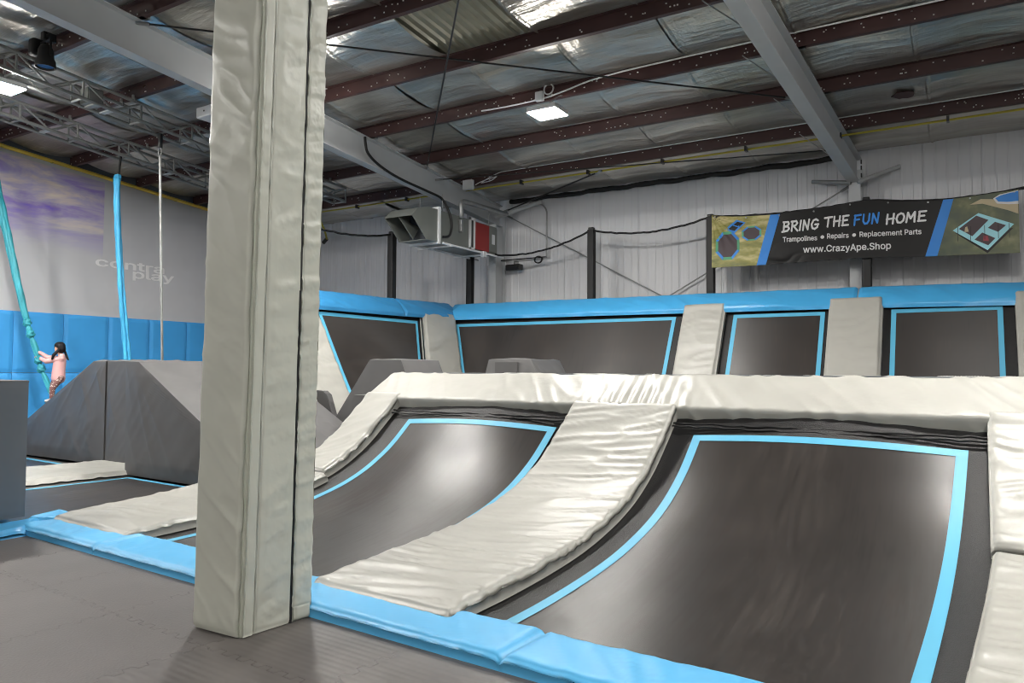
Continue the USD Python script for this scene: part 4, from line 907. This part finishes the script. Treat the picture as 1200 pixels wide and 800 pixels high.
# hood: quarter bend opening down and forwards
hood = []
prof_h = [(12.37, 4.98), (12.05, 4.98), (11.72, 4.90), (11.52, 4.72)]; low_h = [(12.37, 4.32), (12.22, 4.30), (12.05, 4.30), (11.98, 4.30)]
yz = prof_h + low_h[::-1]
for xx in (hx0 + .01, hx1 - .01):
    v, f = ext_poly(Polygon(yz), .012); hood.append((np.stack([xx + v[:, 2] - .006, v[:, 0], v[:, 1]], 1), f))
for a, b in list(zip(prof_h[:-1], prof_h[1:])) + [(low_h[0], low_h[3])]:
    hood.append(arr(trimesh.convex.convex_hull(np.array([[x, *q] for x in (hx0, hx1) for q in (a, b, (a[0] - .004, a[1] - .012), (b[0] - .004, b[1] - .012))]))))
hood_ = obj('outlet_hood', cat_(*hood), MT['heater_grey'], t)
obj('outlet_throat', arr(trimesh.convex.convex_hull(np.array([[x, *q] for x in (hx0 + .03, hx1 - .03) for q in ((12.3, 4.9), (12.3, 4.36), (12.32, 4.9), (12.32, 4.36))]))), MT['dark_inside'], hood_)
obj('outlet_vane', arr(trimesh.convex.convex_hull(np.array([[x, *q] for x in (-9.79, -9.775) for q in ((11.54, 4.70), (12.0, 4.32), (12.2, 4.6))]))), MT['heater_grey'], hood_)
obj('red_panel', rbox(hx1 - .005, hx1 + .035, 13.72, 14.28, 4.34, 4.95, .008), MT['red_paint'], t, label='red side panel')
lf = [box(hx1, hx1 + .05, 13.50, 13.53, 4.30, 5.02), box(hx1, hx1 + .05, 13.66, 13.69, 4.30, 5.02), box(hx1, hx1 + .05, 13.50, 13.69, 4.30, 4.35), box(hx1, hx1 + .05, 13.50, 13.69, 4.97, 5.02)]
lfr = obj('louvre_frame', cat_(*lf), MT['white_plastic'], t, label='white louvre frame')
obj('louvre_slot', box(hx1 - .002, hx1 + .012, 13.53, 13.66, 4.35, 4.97), MT['black_steel'], lfr)
enp = obj('end_panel', rbox(hx1 - .01, hx1 + .02, 14.30, 14.64, 4.36, 4.94, .008), MT['heater_grey'], t)
obj('rating_plate', box(hx1 + .018, hx1 + .024, 14.42, 14.54, 4.55, 4.78), MT['white_plastic'], enp)
obj('support_rail', bar((hx1 + .03, 12.5, 4.29), (hx1 + .03, 14.9, 4.29), .04, .035), MT['white_plastic'], t, label='white support rail')
obj('support_rail', bar((hx0 + .03, 12.5, 4.29), (hx0 + .03, 14.9, 4.29), .04, .035), MT['white_plastic'], t, label='white support rail')
for y_ in (12.75, 14.1): obj('cross_rail', bar((hx0 - .1, y_, 4.26), (hx1 + .1, y_, 4.26), .05, .03, (0, 0, 1)), MT['white_plastic'], t)
obj('gas_valve', rbox(hx1, hx1 + .08, 13.1, 13.18, 4.62, 4.9, .01), MT['galv'], t)
obj('junction_box', rbox(hx1 - .02, hx1 + .07, 14.0, 14.14, 4.20, 4.33, .01), MT['white_plastic'], t)
for x_ in (hx0 + .06, hx1 - .06):
    for y_ in (12.6, 14.4): obj('hanger_rod', tube([(x_, y_, 4.97), (x_, y_, 5.36)], .008, 6), MT['galv'], t)
obj('flue_pipe', tube([(-9.36, 13.12, 4.95), (-9.34, 13.1, 5.00), (-9.34, 13.08, 5.20), (-9.34, 13.11, 5.27), (-9.34, 13.18, 5.30), (-9.34, 13.3, 5.31), (-9.30, 14.9, 5.33)], .055, 10), MT['galv'], t, True)
t = thing('heater_cable', 'thick black cable looping down the rafter to the heater', 'cable', (-9.5, 12, 5.4))
obj('cable', tube(smooth_path([(-9.58, 10.30, rz(10.3, .05)), (-9.56, 10.32, 5.75), (-9.55, 10.6, 5.55), (-9.54, 11.3, 5.40), (-9.52, 12.1, 5.33), (-9.5, 12.55, 5.28), (-9.42, 12.72, 5.05), (-9.36, 12.78, 4.7), (-9.36, 12.70, 4.48), (-9.38, 12.50, 4.42)], 80), .026, 8), MT['black_rubber'], t, True)
t = thing('wall_pipe', 'pale pipe rising from the heater to the roof at the back wall', 'pipe', (-9.2, 15.1, 5.3))
obj('pipe', tube([(-9.62, 14.9, 5.28), (-8.55, 15.25, 5.62)], .05, 10), MT['white_steel'], t, True)
t = thing('wall_conduit', 'thin dark conduit dropping down the back wall right of the heater', 'conduit', (-8.7, 15.3, 4.5))
obj('conduit', tube(smooth_path([(-8.9, 15.28, 5.62), (-8.55, 15.28, 5.55), (-8.42, 15.28, 5.35), (-8.42, 15.28, 4.9), (-8.42, 15.28, 4.28)], 30), .02, 6), MT['galv'], t, True)
obj('horizontal_run', tube([(-10.0, 15.28, 4.30), (-8.42, 15.28, 4.30)], .015, 6), MT['black_rubber'], t, True)
th = np.linspace(0, 4 * np.pi, 30)
obj('cable_coil', tube(np.stack([-8.62 + .10 * np.cos(th), 15.26 - .003 * th, 4.24 + .08 * np.sin(th)], 1), .016, 6), MT['black_rubber'], t, True)
t = thing('wall_speaker', 'small black box fixed on the back wall right of the heater', 'speaker', (-9.25, 15.2, 4.1))
obj('body', rbox(-9.46, -9.06, 15.10, 15.28, 4.02, 4.16, .02), MT['black_steel'], t)
obj('bracket', box(-9.28, -9.24, 15.2, 15.36, 4.15, 4.26), MT['galv'], t)

# ------------------------------------------------------------------ lighting trusses
def truss(label, x0, x1, ya, yb, d0=.05, d1=.35):
    t = thing('lighting_truss', label, 'truss', ((x0 + x1) / 2, (ya + yb) / 2, float(roof((ya + yb) / 2)) - d1))
    pt = lambda x, y, d: (x, y, float(roof(y)) - d)
    for x in (x0, x1):
        for d in (d0, d1): obj('chord', tube([pt(x, ya, d), pt(x, yb, d)], .032, 8), MT['aluminium'], t, True)
    ys = np.arange(ya, yb + .01, .5)
    for i, y in enumerate(ys):
        if i % 2 == 0:
            for a, b in ((pt(x0, y, d0), pt(x0, y, d1)), (pt(x1, y, d0), pt(x1, y, d1)), (pt(x0, y, d1), pt(x1, y, d1)), (pt(x0, y, d0), pt(x1, y, d0))): obj('brace', tube([a, b], .02, 6), MT['aluminium'], t)
        if i < len(ys) - 1:
            y2 = ys[i + 1]; u, w = (d0, d1) if i % 2 == 0 else (d1, d0)
            for x in (x0, x1): obj('brace', tube([pt(x, y, u), pt(x, y2, w)], .017, 6), MT['aluminium'], t)
    for y in ys[2::5]: obj('cross_plate', rbox(x0, x1, y - .05, y + .05, float(roof(y)) - d1 - .012, float(roof(y)) - d1 + .004, .003), MT['white_steel'], t)
    for yp in PUR:
        if ya < yp < yb:
            for x in (x0, x1): obj('clamp', tube([pt(x, yp, -.05), pt(x, yp, d0 + .03)], .034, 8), MT['galv'], t)
    return t
truss('aluminium lighting truss nearer the camera, ending right of the padded column', -12.56, -12.20, 3.5, 12.5)
truss('aluminium lighting truss nearer the cloud-picture wall', -14.55, -14.22, 3.5, 12.5)
for (x_, y_, lb) in ((-12.4, 6.75, 'grey control box inside the nearer lighting truss'), (-14.38, 6.1, 'grey control box inside the farther lighting truss')):
    z_ = float(roof(y_)); t = thing('control_box', lb, 'control box', (x_, y_, z_ - .3))
    cs_ = obj('case', rbox(x_ - .12, x_ + .12, y_ - .13, y_ + .13, z_ - .34, z_ - .07, .01), MT['heater_grey'], t)
    obj('bracket', box(x_ - .19, x_ + .19, y_ - .05, y_ + .05, z_ - .36, z_ - .34), MT['aluminium'], t)
    obj('front_plate', box(x_ + .12, x_ + .13, y_ - .11, y_ + .11, z_ - .32, z_ - .09), MT['galv'], cs_)
z_ = float(roof(8.3)); t = thing('projector', 'white boxy projector hanging under the roof left of the padded column', 'projector', (-11.1, 8.25, z_ - .3))
obj('case', rbox(-11.42, -10.8, 8.02, 8.5, z_ - .22, z_ - .03, .02), MT['white_plastic'], t)
obj('vent_panel', box(-11.435, -11.415, 8.08, 8.30, z_ - .18, z_ - .07), MT['galv'], t)
obj('lens', tube([(-11.42, 8.40, z_ - .12), (-11.47, 8.40, z_ - .12)], .05, 16), MT['black_steel'], t)
obj('mount', tube([(-11.1, 8.25, z_ - .04), (-11.1, 8.25, z_ + .2)], .025, 8), MT['galv'], t)
obj('indicator', tube([(-11.2, 8.015, z_ - .12), (-11.2, 8.025, z_ - .12)], .016, 8), MT['black_steel'], t)
# stage lamp
t = thing('stage_lamp', 'black stage spotlight with a blue lens clamped under a purlin', 'stage lamp', (-11.45, 5.55, 6.15))
sx, sy_, sz = -11.45, 5.55, 6.38
obj('yoke', cat_(bar((sx - .13, sy_, sz + .02), (sx - .13, sy_, sz - .22), .03, .01), bar((sx + .13, sy_, sz + .02), (sx + .13, sy_, sz - .22), .03, .01), bar((sx - .14, sy_, sz + .02), (sx + .14, sy_, sz + .02), .03, .012)), MT['black_steel'], t)
obj('body', arr(trimesh.creation.revolve([(0, .18), (.07, .17), (.10, .1), (.11, -.02), (.13, -.06), (.135, -.16), (.12, -.16), (.11, -.1), (0, -.1)], sections=24).apply_translation([sx, sy_, sz - .22])), MT['black_rubber'], t, True)
obj('lens', arr(trimesh.creation.cylinder(radius=.115, height=.01, sections=24).apply_translation([sx, sy_, sz - .345])), MT['lens_blue'], t)
obj('clamp', rbox(sx - .05, sx + .05, sy_ - .06, sy_ + .12, sz + .02, sz + .14, .01), MT['black_rubber'], t)
obj('clamp_knob', tube([(sx + .05, sy_, sz + .08), (sx + .12, sy_, sz + .08)], .03, 10), MT['black_rubber'], t)
obj('side_lamp', rbox(sx - .34, sx - .18, sy_ - .1, sy_ + .12, sz - .16, sz + .1, .05, 16), MT['black_rubber'], t, True)
t = thing('hanging_cable', 'thin black cable loops in the top left corner', 'cable', (-11.6, 4.6, 6.3))
obj('loop', tube(smooth_path([(-11.0, 4.3, 6.5), (-11.5, 4.5, 6.35), (-11.75, 4.6, 6.22), (-11.9, 4.65, 6.12), (-11.8, 4.7, 6.06), (-11.68, 4.75, 6.08), (-11.66, 4.78, 6.14)], 40), .012, 6), MT['black_rubber'], t, True)
obj('loop', tube(smooth_path([(-11.35, 4.3, 6.5), (-11.62, 4.45, 6.34), (-11.7, 4.5, 6.25), (-11.85, 4.6, 6.15)], 30), .010, 6), MT['black_rubber'], t, True)

# ------------------------------------------------------------------ aerial silks, pole
def silk(name, label, pts, w0, w1, seed, m_='silk', knots=(), strands=5):
    pts = smooth_path(pts, 90); n = len(pts); tt = np.linspace(0, 1, n)
    t = thing(name, label, 'aerial silk', pts[-1])
    rs_ = np.random.RandomState(seed)
    d = np.gradient(pts, axis=0); d /= np.linalg.norm(d, axis=1, keepdims=True)
    a = np.cross(d, [0, 1, 0.1]); a /= np.linalg.norm(a, axis=1, keepdims=True); b = np.cross(d, a)
    W = w0 + (w1 - w0) * tt
    for k in knots: W = W * (1 - .55 * np.exp(-((tt - k) / .015) ** 2))
    for k in range(strands):
        ph, r_ = rs_.uniform(0, 6.28), rs_.uniform(.25, .55)
        off = np.cos(ph + tt * rs_.uniform(1, 3))[:, None] * a + np.sin(ph + tt * rs_.uniform(1, 3))[:, None] * b
        obj('fabric_fold', tube(pts + off * (W * r_)[:, None], W * rs_.uniform(.35, .6) * (1 + .12 * np.sin(tt * 60 + ph)), 9), MT[m_], t, True)
    for k in knots:
        i = int(k * (n - 1)); bl = trimesh.creation.icosphere(2, 1.0); v = np.array(bl.vertices); r_ = W.max() * .72
        v = v * (1 + .18 * np.sin(v[:, :1] * 5 + v[:, 2:] * 7)) * [r_, r_, r_ * 1.15]
        obj('knot', (v + pts[i], np.array(bl.faces)), MT[m_], t, True)
    return t
CH = np.array([-15.35, 7.85, 0.0])                     # the child stands here
R_, V_ = rt0, np.array([-math.sin(YAW), math.cos(YAW), 0.0])
hand = CH + R_ * -.42 + [0, 0, 1.86]
silk('aerial_silk', 'knotted teal aerial silk that the child is climbing', [CH + R_ * -1.58 + [0, 0, 6.12], CH + R_ * -1.15 + [0, 0, 4.48], CH + R_ * -.63 + [0, 0, 2.47], hand, CH + R_ * -.36 + [0, 0, 1.66], CH + R_ * -.18 + [0, 0, 1.26], CH + R_ * -.05 + [0, 0, .98]], .10, .05, 3, 'silk', (.70, .75, .845, .885), 6)
S2 = (-14.5, 8.45)
t2 = silk('aerial_silk', 'turquoise aerial silk hanging straight down in front of the cloud-picture wall', [(S2[0], S2[1], 5.42), (S2[0] + .02, S2[1], 5.1), (S2[0] + .10, S2[1] + .05, 3.6), (S2[0] + .27, S2[1] + .20, 1.2), (S2[0] + .30, S2[1] + .22, .5)], .085, .065, 5, 'silk_blue', (), 6)
obj('strap', tube([(S2[0] + .1, S2[1], float(roof(S2[1])) - .33), (S2[0] + .02, S2[1], 5.4)], .022, 8), MT['black_rubber'], t2, True)
obj('carabiner', rbox(S2[0] - .07, S2[0] + .07, S2[1] - .05, S2[1] + .05, 5.36, 5.50, .03, 12), MT['silk_blue'], t2, True)
S3 = (-12.48, 8.05)
t3 = thing('dance_pole', 'slim chrome pole hanging from the truss left of the padded column', 'pole', (S3[0], S3[1], .5))
obj('pole', tube([(S3[0], S3[1], 5.46), (S3[0] + .14, S3[1] + .10, .5)], .022, 10), MT['aluminium'], t3, True)
obj('swivel', tube([(S3[0], S3[1], float(roof(S3[1])) - .33), (S3[0], S3[1], 5.72), (S3[0], S3[1], 5.62)], .04, 10), MT['black_steel'], t3, True)
obj('hook', tube([(S3[0] + .05 * math.cos(a), S3[1], 5.55 + .07 * math.sin(a)) for a in np.linspace(0, 6.28, 20)], .012, 6), MT['galv'], t3, True)

# ------------------------------------------------------------------ the child
def J(r, z, d=0.0): return CH + R_ * r + V_ * d + np.array([0, 0, z])
def body(bones, refine=.012, it=8):
    parts = []
    for (a, ra), (b, rb) in bones:
        parts.append(m3.Manifold.batch_hull([m3.Manifold.sphere(ra, 20).translate(tuple(a)), m3.Manifold.sphere(rb, 20).translate(tuple(b))]))
    m = m3.Manifold.batch_boolean(parts, m3.OpType.Add).refine_to_length(refine)
    v, f = arr(m); tm = trimesh.Trimesh(v, f, process=True)
    trimesh.smoothing.filter_taubin(tm, iterations=it); return np.array(tm.vertices), np.array(tm.faces)
hd = J(.02, 2.00)
neck, chest, belly, hips = J(.03, 1.85), J(.03, 1.72), J(.015, 1.56), J(.01, 1.42)
shL, shR = J(-.09, 1.79, .07), J(.09, 1.79, -.05)
elL, haL = J(-.25, 1.82, .05), hand + [0, 0, .05]
elR, haR = J(-.17, 1.735, -.10), hand + [0.01, 0, -.06]
hipL, hipR = J(-.04, 1.41, .04), J(.06, 1.41, -.03)
knL, anL = J(-.12, 1.20, .02), J(-.13, .98, .04)
knR, anR = J(-.05, 1.21, -.08), J(-.09, .99, -.03)
tp_ = thing('person', 'small child in a pink hooded top and spotted leggings holding the knotted silk', 'person', CH + [0, 0, .93])
def hand_bones(h, sgn):
    out = []; palm = h; k = np.cross(R_, V_)
    for i in range(4):
        o = np.array([0, 0, 1.0]) * (.022 - .014 * i)
        a = palm + o; b = palm + o - R_ * .03 - V_ * .02 * sgn; c = palm + o - R_ * .045 + V_ * .012 * sgn; e = palm + o - R_ * .03 + V_ * .035 * sgn
        out += [((a, .009), (b, .008)), ((b, .008), (c, .007)), ((c, .007), (e, .006))]
    a = palm + [0, 0, .01]; b = palm + R_ * -.012 + V_ * .03 * sgn + [0, 0, .03]
    return out + [((a, .011), (b, .008))]
bones = [((hd + [0, 0, .015], .083), (hd - [0, 0, .035] - R_ * .02, .068)), ((hd - R_ * .075 - [0, 0, .02], .012), (hd - R_ * .06, .02)), ((neck, .034), (hd - [0, 0, .05], .038)),
         ((chest, .095), (neck - [0, 0, .05], .05)), ((chest, .095), (belly, .09)), ((belly, .09), (hips, .095)),
         ((shL, .045), (elL, .032)), ((elL, .032), (haL, .02)), ((shR, .045), (elR, .032)), ((elR, .032), (haR, .02)),
         ((hipL, .07), (knL, .046)), ((knL, .046), (anL, .03)), ((hipR, .07), (knR, .046)), ((knR, .046), (anR, .03)), ((anL, .03), (anL - R_ * .10 - [0, 0, .03], .022)), ((anR, .03), (anR - R_ * .10 - [0, 0, .03], .022)),
         ((hd + V_ * .08 - [0, 0, .01], .014), (hd + V_ * .085 - [0, 0, .03], .010)), ((hd - V_ * .08 - [0, 0, .01], .014), (hd - V_ * .085 - [0, 0, .03], .010))]
bones += hand_bones(haL, 1) + hand_bones(haR, -1)
obj('body', body(bones, .010, 5), MT['skin'], tp_, True)
eye = lambda s: hd - R_ * .082 + V_ * .03 * s + [0, 0, .0]
for s_ in (-1, 1): obj('eye', arr(trimesh.creation.icosphere(2, .011).apply_translation(eye(s_))), MT['hair'], tp_, True)
obj('mouth', tube([hd - R_ * .080 - V_ * .015 - [0, 0, .055], hd - R_ * .083 - [0, 0, .057], hd - R_ * .080 + V_ * .015 - [0, 0, .055]], .005, 6), MT['print_red'], tp_, True)
hoodie = [((chest, .112), (belly, .115)), ((belly, .115), (hips - [0, 0, .01], .125)), ((shL, .06), (chest, .10)), ((shR, .06), (chest, .10)), ((shL, .058), (elL, .045)), ((elL, .045), (haL + R_ * .05, .033)), ((shR, .058), (elR, .046)), ((elR, .046), (haR + R_ * .05, .034)),
          ((J(.07, 1.84, -.03), .055), (J(.08, 1.78, .03), .06)), ((J(.06, 1.85, .03), .05), (J(.09, 1.80, -.04), .055))]
obj('hooded_top', body(hoodie, .012, 6), MT['hoodie'], tp_, True, label='pink hooded top')
legs = [((hips, .105), (hipL, .078)), ((hips, .105), (hipR, .078)), ((hipL, .078), (knL, .054)), ((knL, .054), (anL, .038)), ((hipR, .08), (knR, .055)), ((knR, .055), (anR, .038))]
obj('leggings', body(legs, .012, 6), MT['leggings'], tp_, True, label='spotted brown leggings')
hair = [((hd + R_ * .015 + [0, 0, .03], .090), (hd + R_ * .03 - [0, 0, .02], .085)), ((hd - R_ * .02 + [0, 0, .045], .078), (hd + R_ * .02 + [0, 0, .04], .085)),
        ((hd + R_ * .04 - V_ * .09 - [0, 0, .04], .026), (J(-.01, 1.86, -.14), .03)), ((J(-.01, 1.86, -.14), .03), (J(-.035, 1.78, -.14), .018)),
        ((hd + R_ * .05 + V_ * .08 - [0, 0, .05], .022), (J(.15, 1.83, .03), .022)), ((J(.15, 1.83, .03), .022), (J(.18, 1.77, .03), .014))]
obj('hair', body(hair, .012, 5), MT['hair'], tp_, True, label='black hair in two bunches')
for s_, a in ((1, anL), (-1, anR)): obj('shoe', body([((a - [0, 0, .02], .036), (a - R_ * .11 - [0, 0, .034], .028)), ((a + R_ * .02 - [0, 0, .03], .032), (a - R_ * .05 - [0, 0, .035], .034))], .012, 4), MT['print_white'], tp_, True)
t = thing('foam_block', 'dark padded step under the child, behind the slanting dark block', 'foam block', CH)
bx_ = rbox(CH[0] - .16, CH[0] + .9, CH[1] - .10, CH[1] + .7, 0, .915, .03)
obj('cover', bx_, MT['dark_vinyl'], t)
obj('top_cover', rbox(CH[0] - .16, CH[0] + .9, CH[1] - .10, CH[1] + .7, .905, .925, .008), MT['mid_vinyl'], t)
